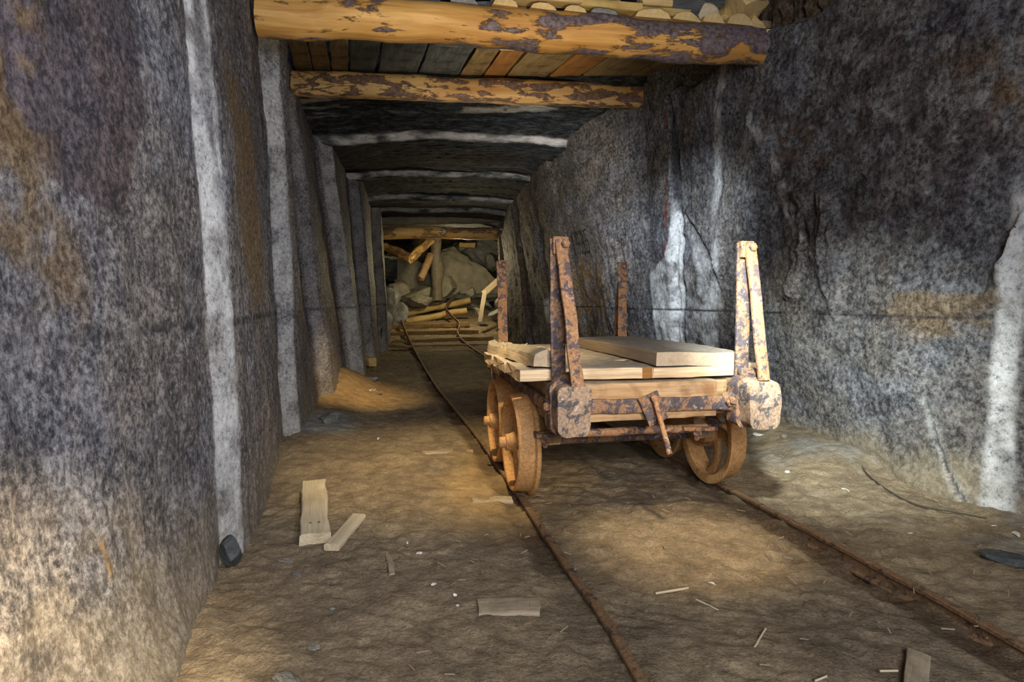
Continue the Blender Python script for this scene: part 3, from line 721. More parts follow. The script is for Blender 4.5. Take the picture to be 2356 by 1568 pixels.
# chalk arrow lying on the log's front
ar = D.meshes.new('chalk_arrow'); ctr = V(1015, 533, 12.75); yy = (A3.y+B3.y)/2-.185; ctr.y = yy
def quad(a, b, w):
    a, b = Vector((a[0], 0, a[1])), Vector((b[0], 0, b[1])); d = (b-a).normalized(); s = Vector((-d.z, 0, d.x))*w/2
    return [a+s, b+s, b-s, a-s]
vs = []; fs = []
for a, b in (((-.11, 0), (.11, 0)), ((.03, .055), (.11, 0)), ((.03, -.05), (.11, 0))):
    k = len(vs); q = quad(a, b, .014); vs += [tuple(v) for v in q]+[tuple(v+Vector((0, .006, 0))) for v in q]
    fs += [(k, k+1, k+2, k+3), (k+4, k+7, k+6, k+5), (k, k+4, k+5, k+1), (k+1, k+5, k+6, k+2), (k+2, k+6, k+7, k+3), (k+3, k+7, k+4, k)]
ar.from_pydata(vs, [], fs)
o = link('chalk_arrow', ar, 'chalk', fb, None, smooth=False); o.matrix_local = fb.matrix_basis.inverted() @ Matrix.Translation((ctr.x, yy, ctr.z)); o['label'] = 'white arrow pointing right'
def upright(p0, p1, r, mt, label, name, seed, amp=.05, prof=None):
    o = bar(name, p0, p1, prof or circ(r, 20), mt, None, up=(0, -1, 0), amp=amp, freq=2.2, seed=seed, step=.08); return tag(o, label, 'post')
upright(V(862, 800, 12.6), V(864, 492, 12.6), .13, 'wood_grey', 'weathered pale post at the left end of the far lintel log', 'timber_post', 41)
upright(V(1162, 800, 12.9), V(1160, 500, 12.9), .12, 'wood_grey', 'weathered grey post at the right end of the far lintel log', 'timber_post', 42)
upright(V(1006, 690, 16.6), V(1003, 540, 16.6), .17, 'wood_grey', 'thick grey post standing among the rubble behind the far lintel log', 'timber_post', 43, .08)
o = bar('cap_log', V(868, 505, 12.5), V(1166, 498, 12.8), circ(.12, 18), 'wood_grey', None, amp=.08, freq=2, seed=44, step=.08); tag(o, 'dark grey rough log just above the far lintel log', 'log')
w_ = bar('wedge', V(1150, 527, 12.6), V(1172, 529, 12.6), rect(.06, .03, .005, 1), 'wood_yellow', None, amp=.008, seed=6, step=.05); tag(w_, 'little wooden wedge at the right end of the far lintel log', 'wedge')

# broken beams top left in the chamber
for a, b, r, mt, lb, s in ((V(885, 566, 16.2), V(947, 594, 15.6), .11, 'log_far', 'broken orange beam sloping down to the right in the dark corner of the chamber', 51),
                        (V(945, 594, 15.8), V(990, 552, 16.4), .12, 'log_far', 'broken orange beam rising to the right against the grey post in the chamber', 52),
                        (V(968, 640, 16.0), V(993, 585, 16.3), .1, 'wood_old', 'dark brown short beam leaning left of the thick grey post', 53)):
    o = bar('broken_beam', a, b, circ(r, 14), mt, None, amp=.06, freq=3, seed=s, step=.08, endrag=.05); tag(o, lb, 'beam')

# ---- rubble in the chamber: px, py, Y, width px, height px, depth m, mat, rot
rub = [(1075, 640, 17.9, 135, 110, 1.0, 'boulder', .30, 'largest pale boulder in the chamber, under the far lintel log'),
       (972, 684, 16.9, 135, 54, .8, 'boulder', -.38, 'long pale slab sloping up to the right below the broken beams'),
       (1020, 655, 17.2, 62, 88, .6, 'boulder', .35, 'upright pale slab leaning on the left of the largest boulder'),
       (950, 628, 18.0, 112, 108, 1.0, 'boulder', .5, 'big olive boulder below the broken beams on the left of the chamber'),
       (912, 664, 16.6, 88, 48, .7, 'boulder', .05, 'flat olive rock at the left edge of the rubble'),
       (898, 612, 17.8, 56, 50, .8, 'boulder_dark', .2, 'dark rock in the shadowed left corner of the chamber'),
       (894, 700, 15.2, 48, 56, .7, 'boulder_grey', .1, 'grey salt crusted rock beside the left post'),
       (912, 722, 15.0, 40, 44, .6, 'boulder_grey', .5, 'grey salt crusted rock next to the bend of the left rail'),
       (878, 742, 13.8, 40, 60, .6, 'boulder_grey', .2, 'grey rock at the foot of the left far post'),
       (965, 690, 16.4, 60, 28, .4, 'boulder', .05, 'small pale rock lying just behind the logs'),
       (990, 677, 17.0, 30, 14, .4, 'boulder', -.3, 'narrow pale rock between the long slab and the logs'),
       (1106, 588, 18.8, 92, 66, .9, 'boulder_grey', .2, 'grey boulder at the upper right of the chamber'),
       (1055, 598, 19.1, 80, 80, .9, 'boulder', .1, 'olive boulder behind the thick grey post'),
       (1128, 610, 18.2, 38, 44, .7, 'boulder_grey', .4, 'narrow rock between the largest boulder and the right post'),
       (1066, 570, 18.3, 34, 16, .4, 'boulder_grey', .0, 'grey flat rock under the yellow wood scrap'),
       (1148, 692, 15.2, 24, 34, .3, 'boulder_grey', .3, 'grey rock half hidden behind the left rear stake of the cart'),
       (1135, 722, 14.4, 26, 24, .3, 'boulder_grey', .1, 'grey rock right of the leaning pale board'),
       (1120, 700, 15.4, 30, 22, .3, 'boulder_dark', .6, 'dark small rock behind the leaning pale board'),
       (1100, 715, 15.0, 30, 18, .3, 'stone_grey', .2, 'brownish rock by the right ends of the logs'),
       (1152, 748, 13.6, 26, 30, .3, 'boulder_grey', .5, 'grey rock at the foot of the right far post'),
       (886, 780, 12.3, 22, 34, .25, 'boulder_grey', .2, 'upright grey slab at the left edge of the sleepers'),
       (868, 806, 11.2, 18, 28, .2, 'boulder_grey', .4, 'grey stone against the left wall near the yellow block'),
       (1085, 668, 17.2, 30, 20, .4, 'boulder', .1, 'pale rock at the foot of the largest boulder')]
for i, (px, py, Y, w_, h_, d_, mt, rt, lb) in enumerate(rub):
    o = rock('boulder' if w_ > 40 else 'rubble_stone', V(px, py, Y), (w_*Y/F*1.08, d_, h_*Y/F*1.08), 200+i, mt, (0, rt, random.uniform(-.3, .3)), cuts=9, sub=5 if w_ > 50 else 4, rough=.13)
    tag(o, lb, 'rock', 'fallen rocks in the far chamber')
o = bar('wood_scrap', V(1058, 563, 18.0), V(1094, 565, 18.0), rect(.2, .14, .01, 1), 'wood_yellow', None, amp=.03, seed=4, step=.1); tag(o, 'bright yellow wood scrap high on the rubble', 'wood scrap')

# logs under the raised track
logs = [((912, 744), (1076, 713), 15.8, 16.0, .085, 'wood_yellow', 'lowest thick yellow log under the bent rails'),
        ((930, 722), (1082, 690), 16.7, 17.1, .09, 'wood_yellow', 'upper thick yellow log under the bent rails'),
        ((948, 702), (1084, 668), 17.3, 18.0, .07, 'wood_yellow', 'topmost thin yellow log under the bent rails'),
        ((930, 710), (1010, 698), 17.0, 17.1, .06, 'wood_yellow', 'short yellow log between the upper logs')]
for i, (a, b, ya, yb_, r, mt, lb) in enumerate(logs):
    o = bar('log', V(*a, ya), V(*b, yb_), circ(r, 16), mt, None, amp=.03, freq=2, seed=70+i, step=.08); tag(o, lb, 'log', 'logs propping the bent rails')
slp = [((896, 748), (1080, 734), 14.7, 14.9, .17, 'topmost sleeper plank, just below the lowest log'), ((893, 765), (1100, 758), 13.9, 14.1, .2, 'second sleeper plank below the logs'), ((905, 784), (1135, 768), 13.1, 13.4, .2, 'third sleeper plank, its dark right end sticking out'),
       ((893, 797), (1140, 790), 12.5, 12.7, .22, 'fourth sleeper plank, broad with a pale left end'), ((896, 815), (1090, 808), 11.8, 12.0, .2, 'fifth sleeper plank, nearest of the ladder under the track')]
for i, (a, b, ya, yb_, wd, lb) in enumerate(slp):
    p0, p1 = V(*a, ya), V(*b, yb_)
    for q in (p0, p1): q.z = float(railz(q.y))-.075-.065
    o = bar('sleeper', p0, p1, rect(wd, .13, .015, 2), 'wood_far', None, amp=.025, freq=2.5, seed=90+i, step=.08); tag(o, lb, 'sleeper', 'sleepers under the far track')
o = bar('loose_plank', V(889, 826, 11.0), V(965, 829, 10.6), rect(.14, .035, .006, 1), 'wood_buried', None, amp=.02, seed=9, step=.06); o.location.z += .02; tag(o, 'thin crooked plank lying left of the track before the sleepers', 'plank')
o = bar('loose_plank', V(897, 800, 12.0), V(945, 806, 11.8), rect(.2, .05, .006, 1), 'wood_far', None, amp=.02, seed=10, step=.06); o.location.z += .06; tag(o, 'short plank on the left ends of the sleepers', 'plank')
pd0 = V(1104, 742, 14.2); pd1 = V(1116, 668, 15.0)
o = bar('leaning_board', pd0, pd1, rect(.11, .03, .004, 1), 'wood_buried', None, up=(0, -1, .2), amp=.01, seed=12, step=.08); tag(o, 'narrow pale board standing tilted right of the bent rails', 'board')
o = bar('leaning_board', V(1112, 676, 15.1), V(1150, 642, 15.3), rect(.16, .03, .004, 1), 'wood_buried', None, up=(0, -1, .2), amp=.01, seed=13, step=.08); tag(o, 'pale board rising right to the far post from the narrow tilted one', 'board')
o = bar('dark_beam', V(938, 683, 17.4), V(1150, 680, 17.2), rect(.25, .13, .02, 1), 'lag_dark', None, amp=.03, seed=14, step=.1); tag(o, 'long dark beam lying across under the pale slabs', 'beam')
# slab leaning on the left wall
o = rock('stone_disc', V(872, 790, 11.6), (.3, .12, .55), 232, 'boulder_dark', (.1, .15, -.6), cuts=9, sub=4, rough=.03); tag(o, 'dark rounded slab leaning on the left wall near the sleepers', 'rock')
o = bar('wood_block', V(836, 828, 9.0), V(857, 832, 8.8), rect(.13, .13, .02, 2), 'wood_yellow', None, amp=.02, seed=15, step=.04); tag(o, 'yellow wooden block at the foot of the left wall far back', 'block')

# ---- stones and scraps on the floor
def floor_rock(name, px, py, wpx, hpx, seed, mt, lb, rot=0, flat=.5, grp=None, cuts=10, sub=3):
    p = U(px, py, 0); w_ = wpx*p.y/F
    p.z = fz(p)+w_*flat*.2
    o = rock(name, p, (w_, w_*hpx/wpx*1.3, w_*flat), seed, mt, (0, 0, rot), cuts, sub, .05); return tag(o, lb, 'stone', grp)
floor_rock('stone', 665, 1562, 78, 66, 240, 'stone_grey', 'round grey stone at the bottom edge of the floor left of the rails', .2, .7, sub=4)
o = rock('stone', (-1.05, 2.14, .05), (.085, .12, .13), 241, 'boulder_dark', (.3, .2, .2), 9, 4, .05); tag(o, 'dark stone standing at the foot of the left wall beside the pale band', 'stone')
for i, (px, py, w_, h_, mt, lb) in enumerate([
    (655, 1276, 36, 22, 'stone_grey', 'small grey stone just left below the thick board stub'), (680, 1308, 56, 18, 'stone_grey', 'flat dark pebble slab left of the thin splinter'), (858, 888, 36, 26, 'boulder_grey', 'flat pale stone left of the track, biggest of the cluster'),
    (858, 905, 16, 24, 'stone_white', 'white upright pebble in front of the flat pale stone'), (872, 908, 24, 20, 'stone_grey', 'pointed stone right of the white upright pebble'), (752, 975, 54, 18, 'stone_grey', 'flat broken slab in the orange dirt by the left wall'),
    (843, 893, 18, 10, 'stone_grey', 'small stone left of the flat pale stone'), (825, 862, 24, 34, 'boulder_dark', 'dark rock stuck at the foot of the left wall beyond the orange bank'), (755, 983, 90, 16, 'boulder_grey', 'pale blue slab chip lying below the flat broken slab'),
    (763, 1330, 14, 10, 'stone_grey', 'tiny pebble beneath the small slanting board'), (722, 1478, 30, 18, 'stone_grey', 'brown pebble above the round grey stone'), (762, 1385, 20, 12, 'boulder_grey', 'bluish pebble in the dark dirt left'),
    (2094, 1216, 16, 12, 'stone_white', 'white pebble alone right of the right rail'), (2286, 1205, 20, 12, 'stone_white', 'flat white pebble near the pale band of the right wall'), (2340, 1222, 26, 16, 'stone_white', 'white stone at the right edge of the floor'),
    (1812, 1076, 18, 10, 'stone_white', 'white crumb of salt behind the right rail'), (1945, 1120, 20, 8, 'stone_white', 'pale crumb of salt before the bank of the right wall'), (1810, 1022, 30, 16, 'stone_grey', 'flat brown stone behind the right bumper of the cart'),
    (1748, 1010, 26, 20, 'stone_white', 'pale crumbled salt lump under the right bumper of the cart'), (1640, 1330, 24, 10, 'stone_white', 'flat pale chip between the rails near the lit patch'), (2070, 1195, 14, 14, 'stone_grey', 'dark little stone beside the lone white pebble'),
    (870, 1005, 16, 6, 'stone_white', 'tiny white fleck on the bluish ground by the left wall')]):
    floor_rock('pebble' if w_ < 30 else 'stone', px, py, w_, h_, 250+i, mt, lb, random.uniform(0, 3), .4)
def floor_board(name, pa, pb, wpx, th, mt, lb, lift=0, seed=1, prof=None, cat='board', endrag=.01, amp=.008, za=0, zb=0):
    a, b = U(*pa), U(*pb); wd = wpx*((a.y+b.y)/2)/F
    a.z = fz(a)+th/2+lift+za; b.z = fz(b)+th/2+lift+zb
    o = bar(name, a, b, prof or rect(wd, th, min(.01, th*.35), 3), mt, None, amp=amp, freq=6, seed=seed, step=.03, endrag=endrag); return tag(o, lb, cat)
floor_board('board_stub', (723, 1118), (725, 1240), 60, .06, 'wood_chip', 'thick pale board stub with two nail holes lying near the left wall', .0, 3, amp=.012)
nb = D.objects['board_stub']
for s_ in (-.018, .018):
    hexnut('nail_hole', (.27, s_, .031), .006, .003, 'rust_dark', nb, (0, 0, 1), 8)
floor_board('small_board', (762, 1258), (825, 1190), 36, .03, 'wood_chip', 'small slanting board right of the thick board stub', .005, 4)
floor_board('splinter', (892, 1262), (904, 1320), 14, .012, 'wood_buried', 'thin dull splinter lying alone in the middle left floor', .0, 5, cat='splinter', endrag=.05)
floor_board('buried_board', (1102, 1390), (1240, 1385), 74, .03, 'wood_buried', 'broad flat board half buried left of the left rail', -.016, 6)
floor_board('buried_board', (968, 1034), (1088, 1030), 24, .03, 'wood_buried', 'flat board end half buried beside the far left wheel', -.025, 7)
floor_board('buried_board', (1084, 1140), (1180, 1134), 40, .03, 'wood_buried', 'flat board half buried in the lit dirt left of the front wheel', -.027, 8)
floor_board('stick', (1508, 1349), (1586, 1343), 5, .008, 'wood_chip', 'pale stick lying between the rails left of the tracks\' middle', .004, 9, cat='stick', endrag=0)
floor_board('stick', (1590, 1362), (1655, 1390), 3, .005, 'wood_chip', 'very thin straw right of the pale stick between the rails', .004, 10, cat='stick', endrag=0)
floor_board('stick', (2025, 1535), (2065, 1532), 4, .006, 'wood_chip', 'short pale sliver left of the curved bark chip', .004, 11, cat='stick', endrag=0)
floor_board('stick', (1872, 1556), (1902, 1546), 4, .006, 'wood_chip', 'tiny pale sliver at the bottom edge between the rails', .004, 12, cat='stick', endrag=0)
floor_board('stick', (1735, 1392+90), (1762, 1392+45), 4, .006, 'wood_chip', 'thin twig upright in the picture in the dirt between the rails', .004, 16, cat='stick', endrag=0)
floor_board('bark_chip', (2105, 1580), (2112, 1508), 50, .014, 'wood_buried', 'curved brown bark chip at the bottom edge right of the middle', .004, 13, cat='wood chip', endrag=.04)
p = U(2350, 1286); p.z = fz(p)+.012
tag(rock('crust_flake', p, (.22, .11, .03), 266, 'boulder_dark', (.05, .1, -.35), 9, 4, .12), 'dark purplish flake of crust at the right edge of the floor', 'flake')
for i, (px, py, w_, lb) in enumerate([(997, 1339, 22, 'white crumpled paper scrap, largest one in the dark dirt'), (1047, 1362, 12, 'small white scrap above another left of the buried board'), (1053, 1386, 12, 'small white scrap nearest the buried board corner'), (936, 1240, 12, 'white scrap above the crumpled paper in the lit dirt'), (962, 1262, 16, 'slanting white scrap in the lit dirt')]):
    p = U(px, py); s_ = w_*p.y/F; p.z = fz(p)+.008
    o = rock('paper_scrap', p, (s_, s_*.6, .01), 300+i, 'paper', (0, .2, random.uniform(0, 3)), 7, 2, .4); tag(o, lb, 'scrap')

# straw and slivers trodden into the dirt: nobody could count them
rs = np.random.RandomState(12); lv = []; lf = []
for k in range(170):
    if k % 3: x, y = rs.uniform(-.7, 2.3), rs.uniform(1.5, 3.0)
    else: x, y = rs.uniform(-1.3, 2.4), rs.uniform(2.0, 5.0)
    if x < -.9-.1*y or x > 2.7-SK*y: continue
    z = float(floor_z(np.array([x]), np.array([y]))[0])+.018; a = rs.uniform(0, math.pi); L_ = rs.uniform(.005, .02); wd = rs.uniform(.0008, .002)
    c, s_ = math.cos(a), math.sin(a); dz = rs.uniform(-.004, .006); b = len(lv)
    for u, v, h in ((-1, -1, 0), (1, -1, 1), (1, 1, 1), (-1, 1, 0)):
        for t_ in (0, .003): lv.append((x+c*u*L_-s_*v*wd, y+s_*u*L_+c*v*wd, z+dz*u+t_))
    lf += [(b, b+2, b+4, b+6), (b+1, b+7, b+5, b+3), (b, b+1, b+3, b+2), (b+2, b+3, b+5, b+4), (b+4, b+5, b+7, b+6), (b+6, b+7, b+1, b)]
me = D.meshes.new('straw_litter'); me.from_pydata(lv, [], lf)
o = link('straw_litter', me, 'wood_buried', smooth=False); o['kind'] = 'stuff'; tag(o, 'fine straw and wood slivers scattered over the dirt floor', 'litter')

# cable along the foot of the right wall
pts = []
for q in ((1905, 1008), (1950, 1040), (1980, 1072), (2030, 1112), (2100, 1146), (2190, 1166), (2260, 1178)):
    p = U(q[0]+10, q[1]-6, .04); p.z = fz(p)+.014; pts.append(p)
cb = spline(pts, 10)
tag(sweep('cable', cb, circ(.0036, 8), 'cable', amp=.01, freq=3), 'thin dark cable sagging along the foot of the right wall', 'cable')

# ================================================================== THE CART
TH = math.radians(10.9)
cart = empty('mine_cart', (.585, 3.155, 0), TH)
tag(cart, 'rusty flat mine cart with plank deck and four iron stakes on the rails', 'mine cart')
def vecm(*a): return Vector(a)
WR = .255
# wheel prototype
def make_wheel(sx, ty_):
    """outer face towards sx*X"""
    o = lathe('wheel', [(-.052, WR+.022), (-.045, WR+.026), (-.032, WR+.022), (-.024, WR+.004), (.05, WR-.004), (.055, WR-.010), (.052, WR-.024), (-.046, WR-.024), (-.052, WR-.01)], 72, 'rust_wheel', cart,
              Matrix.Translation((sx*.555, ty_, WR+.002)) @ Matrix.Rotation(0 if sx > 0 else math.pi, 4, 'Z'))
    hb = lathe('hub', [(-.07, 0), (-.07, .05), (-.03, .055), (.03, .055), (.05, .045), (.075, .042), (.078, .03), (.105, .028), (.11, .022), (.11, 0)], 24, 'rust_wheel', o, None, closed=False)
    for k in range(5):
        pts = []
        a0 = 2*math.pi*k/5+(.3 if ty_ == 0 else .9)
        for j in range(9):
            f = j/8; r_ = .04+(WR-.06)*f; a = a0+.75*f*f*.9+.15*math.sin(f*math.pi)
            pts.append(Vector((.012-.012*f, r_*math.cos(a), r_*math.sin(a))))
        st = []
        for j, p in enumerate(pts):
            d = (pts[min(j+1, 8)]-pts[max(j-1, 0)]).normalized(); u = Vector((1, 0, 0)); v = d.cross(u).normalized()
            wd = 1.25-.45*math.sin(j/8*math.pi)
            st.append((p, u, v, (1, wd)))
        link('spoke', loft_mesh('spoke', st, rect(.03, .055, .01, 2)), 'rust_wheel', o)
    return o
for sx in (-1, 1):
    for ty_ in (0, .56): make_wheel(sx, ty_)
for ty_ in (0, .56):
    bar('axle', (-.6, ty_, WR), (.6, ty_, WR), circ(.024, 16), 'rust_dark', cart)
def cb_(name, A, B, prof, mat, up=(0, 0, 1), **k): return bar(name, A, B, prof, mat, cart, up, **k)
# sills, head stocks
for sx in (-1, 1):
    cb_('sill_beam', (sx*.444, -.50, .53), (sx*.444, 1.14, .53), rect(.125, .19, .012, 2), 'wood_old', amp=.012, freq=4, seed=5+sx)
    for ty_ in (0, .56):
        cb_('axle_block', (sx*.43, ty_-.13, .35), (sx*.43, ty_+.13, .35), rect(.13, .17, .012, 2), 'wood_old', amp=.012, freq=6, seed=9)
    cb_('side_strap', (sx*.522, -.52, .53), (sx*.522, 1.15, .53), rect(.02, .06, .005, 2), 'rust_dark', amp=.014, freq=11, seed=7+sx, step=.02)
    for tt, s2 in ((-.54, -1), (1.18, 1)):
        o = cb_('bumper', (sx*.448, tt+.13*s2*-.55, .527), (sx*.448, tt+s2*.085, .527), rect(.148, .222, .04, 4), 'rust_cap', amp=.016, freq=9, seed=11+sx, step=.02)
        # riveted collar around the bumper and side bolts
        q = bar('bumper_collar', (sx*.448, tt-s2*.075, .527), (sx*.448, tt-s2*.0, .527), rect(.172, .238, .045, 4), 'rust_dark', cart, amp=.012, freq=14, seed=15+sx, step=.015)
        for k in (-1, 1): hexnut('bolt', (sx*.448+k*.082, tt-s2*.03, .53), .021, .024, 'rust', cart, (k, 0, 0))
cb_('headstock', (-.385, -.40, .532), (.305, -.40, .532), rect(.12, .178, .012, 2), 'wood_head', amp=.010, freq=5, seed=21)
cb_('headstock', (-.385, 1.05, .532), (.385, 1.05, .532), rect(.12, .178, .012, 2), 'wood_head', amp=.010, freq=5, seed=22)
cb_('cross_beam', (.31, -.36, .535), (.385, -.36, .535), rect(.12, .165, .012, 2), 'wood_old', amp=.006, freq=5, seed=24)
cb_('headstock_strap', (-.36, -.474, .518), (.37, -.474, .518), rect(.022, .066, .005, 2), 'rust_dark', amp=.008, freq=9, seed=23, step=.02)
cb_('strap_clamp', (.33, -.468, .52), (.37, -.5, .52), rect(.03, .10, .012, 2), 'rust_dark', amp=.02, freq=14, seed=25, step=.015)
for k in (-1, 1): hexnut('bolt', (k*.352, -.487, .52), .022, .025, 'rust', cart)
# middle beam
cb_('centre_beam', (-.0, -.34, .54), (-.0, 1.0, .54), rect(.12, .14, .012, 2), 'wood_old', amp=.01, freq=4, seed=28)
# lower tie bar with hanging bolts
cb_('tie_bar', (-.515, -.27, .352), (.36, -.27, .352), circ(.021, 14), 'rust', amp=.006, freq=10, seed=31, step=.02)
cb_('tie_bar_end', (.22, -.27, .355), (.405, -.27, .352), rect(.07, .022, .006, 2), 'rust', amp=.008, freq=12, seed=32, step=.02)
cb_('tie_bar_end', (-.535, -.27, .352), (-.42, -.27, .352), rect(.07, .022, .006, 2), 'rust_dark', amp=.008, freq=12, seed=33, step=.02)
for s_ in (-.485, .31): 
    hexnut('hanging_bolt', (s_, -.27, .342), .026, .03, 'rust', cart, (0, 0, -1)); hexnut('hanging_bolt', (s_, -.27, .318), .014, .03, 'rust', cart, (0, 0, -1), 10)
for s_, r0 in ((-.43, 0), (.43, 0)):
    cb_('axle_guard', (s_, -.27, .36), (s_, -.05, .44), rect(.05, .02, .005, 2), 'rust_dark', amp=.006, freq=9, seed=35)
cb_('round_stick', (.23, -.16, .425), (.36, -.26, .42), circ(.024, 12), 'wood_head', amp=.006, seed=38)
# draw plate with the hanging link
pl_ = cb_('draw_plate', (-.062, -.497, .57), (-.005, -.497, .443), rect(.10, .014, .004, 2), 'rust_dark', up=(0, -1, 0), amp=.006, freq=10, seed=41, step=.02)
cb_('draw_link', (-.034, -.512, .556), (.004, -.60, .318), circ(.0125, 12), 'rust', amp=.005, freq=12, seed=42, step=.02, up=(0, -1, 0))
cb_('draw_link_head', (-.036, -.48, .552), (-.036, -.522, .556), circ(.017, 12), 'rust', amp=.003, seed=43, step=.01)
# a hanging ring seen under the deck
rg = [Vector((.07+.045*math.cos(a), -.2, .30+.05*math.sin(a))) for a in [math.pi+math.pi*i/14 for i in range(15)]]
# deck planks (t0, t1, s0, s1)
dk = [(-.42, -.075, -.64, -.005, 51), (-.42, -.075, .002, .43, 52), (-.065, .29, -.645, .632, 53), (.302, .60, -.66, .60, 54), (.61, .85, -.40, .56, 55), (.86, 1.12, -.36, .5, 56)]
planks = []
for t0, t1_, s0, s1, sd in dk:
    o = cb_('deck_plank', (s0, (t0+t1_)/2, .659), (s1, (t0+t1_)/2, .659), rect(t1_-t0, .053, .008, 2), 'wood_deck', amp=.010, freq=5, seed=sd, step=.03, endrag=.007); planks.append(o)
cb_('deck_plank', (.40, -.25, .66), (.615, -.22, .655), rect(.13, .045, .008, 2), 'wood_deck', amp=.012, freq=7, seed=58, endrag=.02)
# rust-stained joint on the front plank
j = cb_('joint_stain', (-.055, -.4215, .659), (-.006, -.4215, .659), rect(.004, .050, .001, 1), 'lag_orange', amp=.0)
j['label'] = 'orange stained patch at the plank joint'
# stakes: flat bar and diagonal brace bolted at the head
def stake(sx, tt, sgn, seed):
    s_ = sx*.444-(.018 if (sx < 0 and tt < 0) else 0)
    st = cb_('stake', (s_-.004, tt, .60), (s_+(-.018 if sx < 0 else -.010), tt+.0, 1.272), rect(.068, .014, .003, 2), 'rust' if tt > 0 else 'rust_dark', up=(0, sgn, 0), amp=.007, freq=5, seed=seed, step=.03)
    br = bar('brace', (s_+(.030 if sx < 0 else .004), tt+sgn*.17, .635), (s_+(-.002 if sx < 0 else .008), tt+sgn*.022, 1.265), rect(.055, .022, .006, 2), 'rust', cart, (0, sgn, 0), amp=.009, freq=6, seed=seed+3, step=.03)
    hd = cb_('stake_head', (s_-.004, tt+sgn*.012, 1.20), (s_-.004, tt+sgn*.012, 1.277), rect(.070, .036, .008, 2), 'rust', up=(0, sgn, 0), amp=.006, freq=12, seed=seed+5, step=.015)
    hexnut('stake_bolt', (s_+.012, tt+sgn*.038, 1.247), .020, .016, 'rust', cart, (0, sgn, 0))
    hexnut('stake_bolt', (s_-.002, tt-sgn*.009, 1.243), .016, .01, 'rust', cart, (0, -sgn, 0), 4)
    ft = cb_('stake_foot', (s_+.01, tt+sgn*.09, .642), (s_+.01, tt+sgn*.02, .66), rect(.09, .04, .015, 2), 'rust_dark', amp=.02, freq=15, seed=seed+7, step=.015)
for sx in (-1, 1):
    stake(sx, -.445, -1, 60+sx); stake(sx, 1.09, 1, 66+sx)

# things lying on the deck
cw = cart.matrix_basis.copy() if False else Matrix.Translation((.585, 3.155, 0)) @ Matrix.Rotation(TH, 4, 'Z')
def cl(s, t, z): return cw @ Vector((s, t, z))
st = []; L = 1.28; ns = 40
x = (cl(0, 1, 0)-cl(0, 0, 0)).normalized(); y = Vector((0, 0, 1)).cross(x); org = (cl(.235, .22, .7205)); 
mw = Matrix.Translation(org) @ Matrix((x, y, Vector((0, 0, 1)))).transposed().to_4x4()
for i in range(ns):
    f = i/(ns-1); wleft = .21; wr = .215+.03*math.sin(f*math.pi)
    wd = wleft+wr
    st.append((Vector(((f-.5)*L, (wleft-wr)/2-.02*(f-.5)+.03*f, .004*math.sin(f*5))), Vector((0, 1, 0)), Vector((0, 0, 1)), (wd, 1)))
me = loft_mesh('thick_board', st, rect(1.0, .064, .006, 2), .007, 4, 71)
tb = link('thick_board', me, 'wood_board', None, mw)
tag(tb, 'thick broad loose board lying lengthwise on the cart deck', 'board')
# split triangular offcut on the left front of the deck
x0, x1 = cl(-.50, -.41, .688), cl(-.585, .66, .688)
tri = []
for a, b in (((-.07, 0), (.075, 0)), ((.075, 0), (-.005, .085)), ((-.005, .085), (-.06, .06)), ((-.06, .06), (-.07, 0))):
    for k in range(4): tri.append((-(a[0]+(b[0]-a[0])*k/4), a[1]+(b[1]-a[1])*k/4+.002))
o = bar('split_offcut', x0, x1, tri, 'wood_board', None, amp=.022, freq=9, seed=73, step=.02, taper=.75, endrag=.02, an=(.5, 1, 1)); tag(o, 'long splintered three-sided offcut on the left edge of the cart deck', 'offcut')
rs = np.random.RandomState(5)
for k in range(26):
    f = rs.uniform(.1, .8); a = x0.lerp(x1, f)+Vector((rs.uniform(-.03, .03), 0, .055+rs.uniform(-.012, .012))); d = Vector((rs.uniform(-.04, .04), rs.uniform(-.06, .02), rs.uniform(-.01, .025)))
    l = D.objects['split_offcut']; inv = (l.matrix_basis).inverted()
    bar('splinter', inv@a, inv@(a+d), rect(.004, .003, .001, 1), 'wood_chip', l, step=.05)

# ================================================================== CAMERA + LIGHT
cam = D.cameras.new('camera'); co = D.objects.new('camera', cam); C.objects.link(co)
co.location = (0, 0, H); co.rotation_euler = (math.pi/2-PIT, 0, 0); cam.sensor_width = 36; cam.lens = F/2356*36; cam.clip_start = .02
bpy.context.scene.camera = co
def spot(name, loc, tgt, energy, col, size, blend=1.0, rad=.05):
    l = D.lights.new(name, 'SPOT'); l.energy = energy; l.color = col; l.spot_size = math.radians(size); l.spot_blend = blend; l.shadow_soft_size = rad
    o = D.objects.new(name, l); C.objects.link(o); o.location = loc
    o.rotation_euler = (Vector(tgt)-Vector(loc)).to_track_quat('-Z', 'Y').to_euler(); return o
def point(name, loc, energy, col, rad=.1):
    l = D.lights.new(name, 'POINT'); l.energy = energy; l.color = col; l.shadow_soft_size = rad
    o = D.objects.new(name, l); C.objects.link(o); o.location = loc; return o
WARM = (1, .74, .40); COOL = (.78, .9, 1.0); NEU = (1, .92, .80)
def area(name, loc, tgt, energy, col, size):
    l = D.lights.new(name, 'AREA'); l.energy = energy; l.color = col; l.size = size
    o = D.objects.new(name, l); C.objects.link(o); o.location = loc
    o.rotation_euler = (Vector(tgt)-Vector(loc)).to_track_quat('-Z', 'Y').to_euler(); return o
area('soft_fill', (.7, -1.4, 1.9), (.2, 4, 1.2), 140, (.90, .93, 1), 1.6)  # broad fill added behind the camera to lift the ambient level
spot('lamp_cart', (1.15, .3, 1.45), (.56, 3.0, .65), 168, NEU, 36, 1, .05)
spot('lamp_right_wall', (.75, 1.7, 1.55), (2.12, 3.85, .2), 540, (.88, .98, .96), 56, 1, .06)
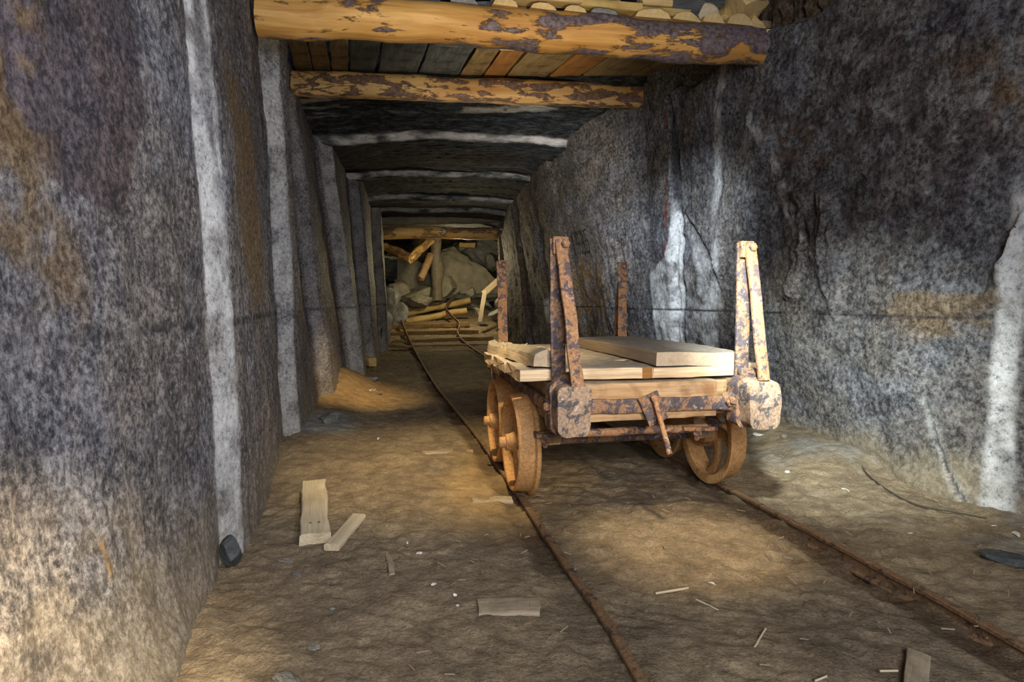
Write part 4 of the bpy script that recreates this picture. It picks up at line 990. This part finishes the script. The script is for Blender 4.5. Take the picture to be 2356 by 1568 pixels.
spot('lamp_salt', (.8, 3.0, 2.5), (1.65, 6.2, 1.2), 560, (.76, .88, 1), 40, 1, .05)
spot('lamp_left_low', (-.35, .75, .75), (-.98, 1.13, .18), 135, (1, .82, .54), 70, 1, .04)
spot('fill_left_wall', (.9, .9, 2.0), (-1.2, 2.2, 1.0), 135, (.92, .93, 1), 85, 1, .15)  # cool fill for the left wall, from an unseen source
spot('lamp_floor', (-.35, 2.9, 2.6), (-.32, 3.6, 0), 330, (1, .78, .42), 56, 1, .08)
spot('lamp_floor_front', (.7, 1.9, 2.3), (.74, 2.42, 0), 330, (1, .82, .55), 27, 1, .08)
spot('lamp_roof', (.5, 2.0, 1.7), (-.1, 4.1, 2.9), 110, (1, .86, .6), 80, 1, .1)
spot('fill_beam', (.0, 4.9, 1.5), (-.1, 5.75, 3.2), 75, (1, .88, .66), 78, 1, .1)  # added fill to brighten the second beam and the roof boards
spot('lamp_mid', (-.3, 4.9, 2.3), (-1.1, 9.0, -.3), 85, (1, .88, .6), 56, 1, .12)
point('lamp_chamber', (-1.2, 14.4, 1.9), 105, (1, .84, .5), .15)
spot('lamp_orange', (-1.0, 4.9, 2.0), (-1.5, 5.95, 0), 210, (1, .72, .36), 40, 1, .08)
spot('lamp_right_floor', (1.5, 2.6, 2.4), (1.75, 2.9, 0), 60, (1, .9, .68), 55, 1, .08)
spot('fill_far', (-1.4, 10.2, 1.3), (-1.9, 14, 1.9), 70, (1, .84, .52), 52, 1, .1)  # unseen spot added to lift the far lintel and chamber
spot('fill_far_right', (-.2, 4.9, 1.3), (.85, 8.0, 2.2), 210, (1, .95, .88), 70, 1, .1)  # extra fill put in to brighten the far right wall
w = D.worlds.new('w'); bpy.context.scene.world = w; w.use_nodes = True
w.node_tree.nodes['Background'].inputs[0].default_value = (.55, .62, .8, 1); w.node_tree.nodes['Background'].inputs[1].default_value = .25
vs_ = bpy.context.scene.view_settings; vs_.view_transform = 'Standard'; vs_.look = 'None'; vs_.gamma = 1; vs_.use_curve_mapping = False; vs_.exposure = 0
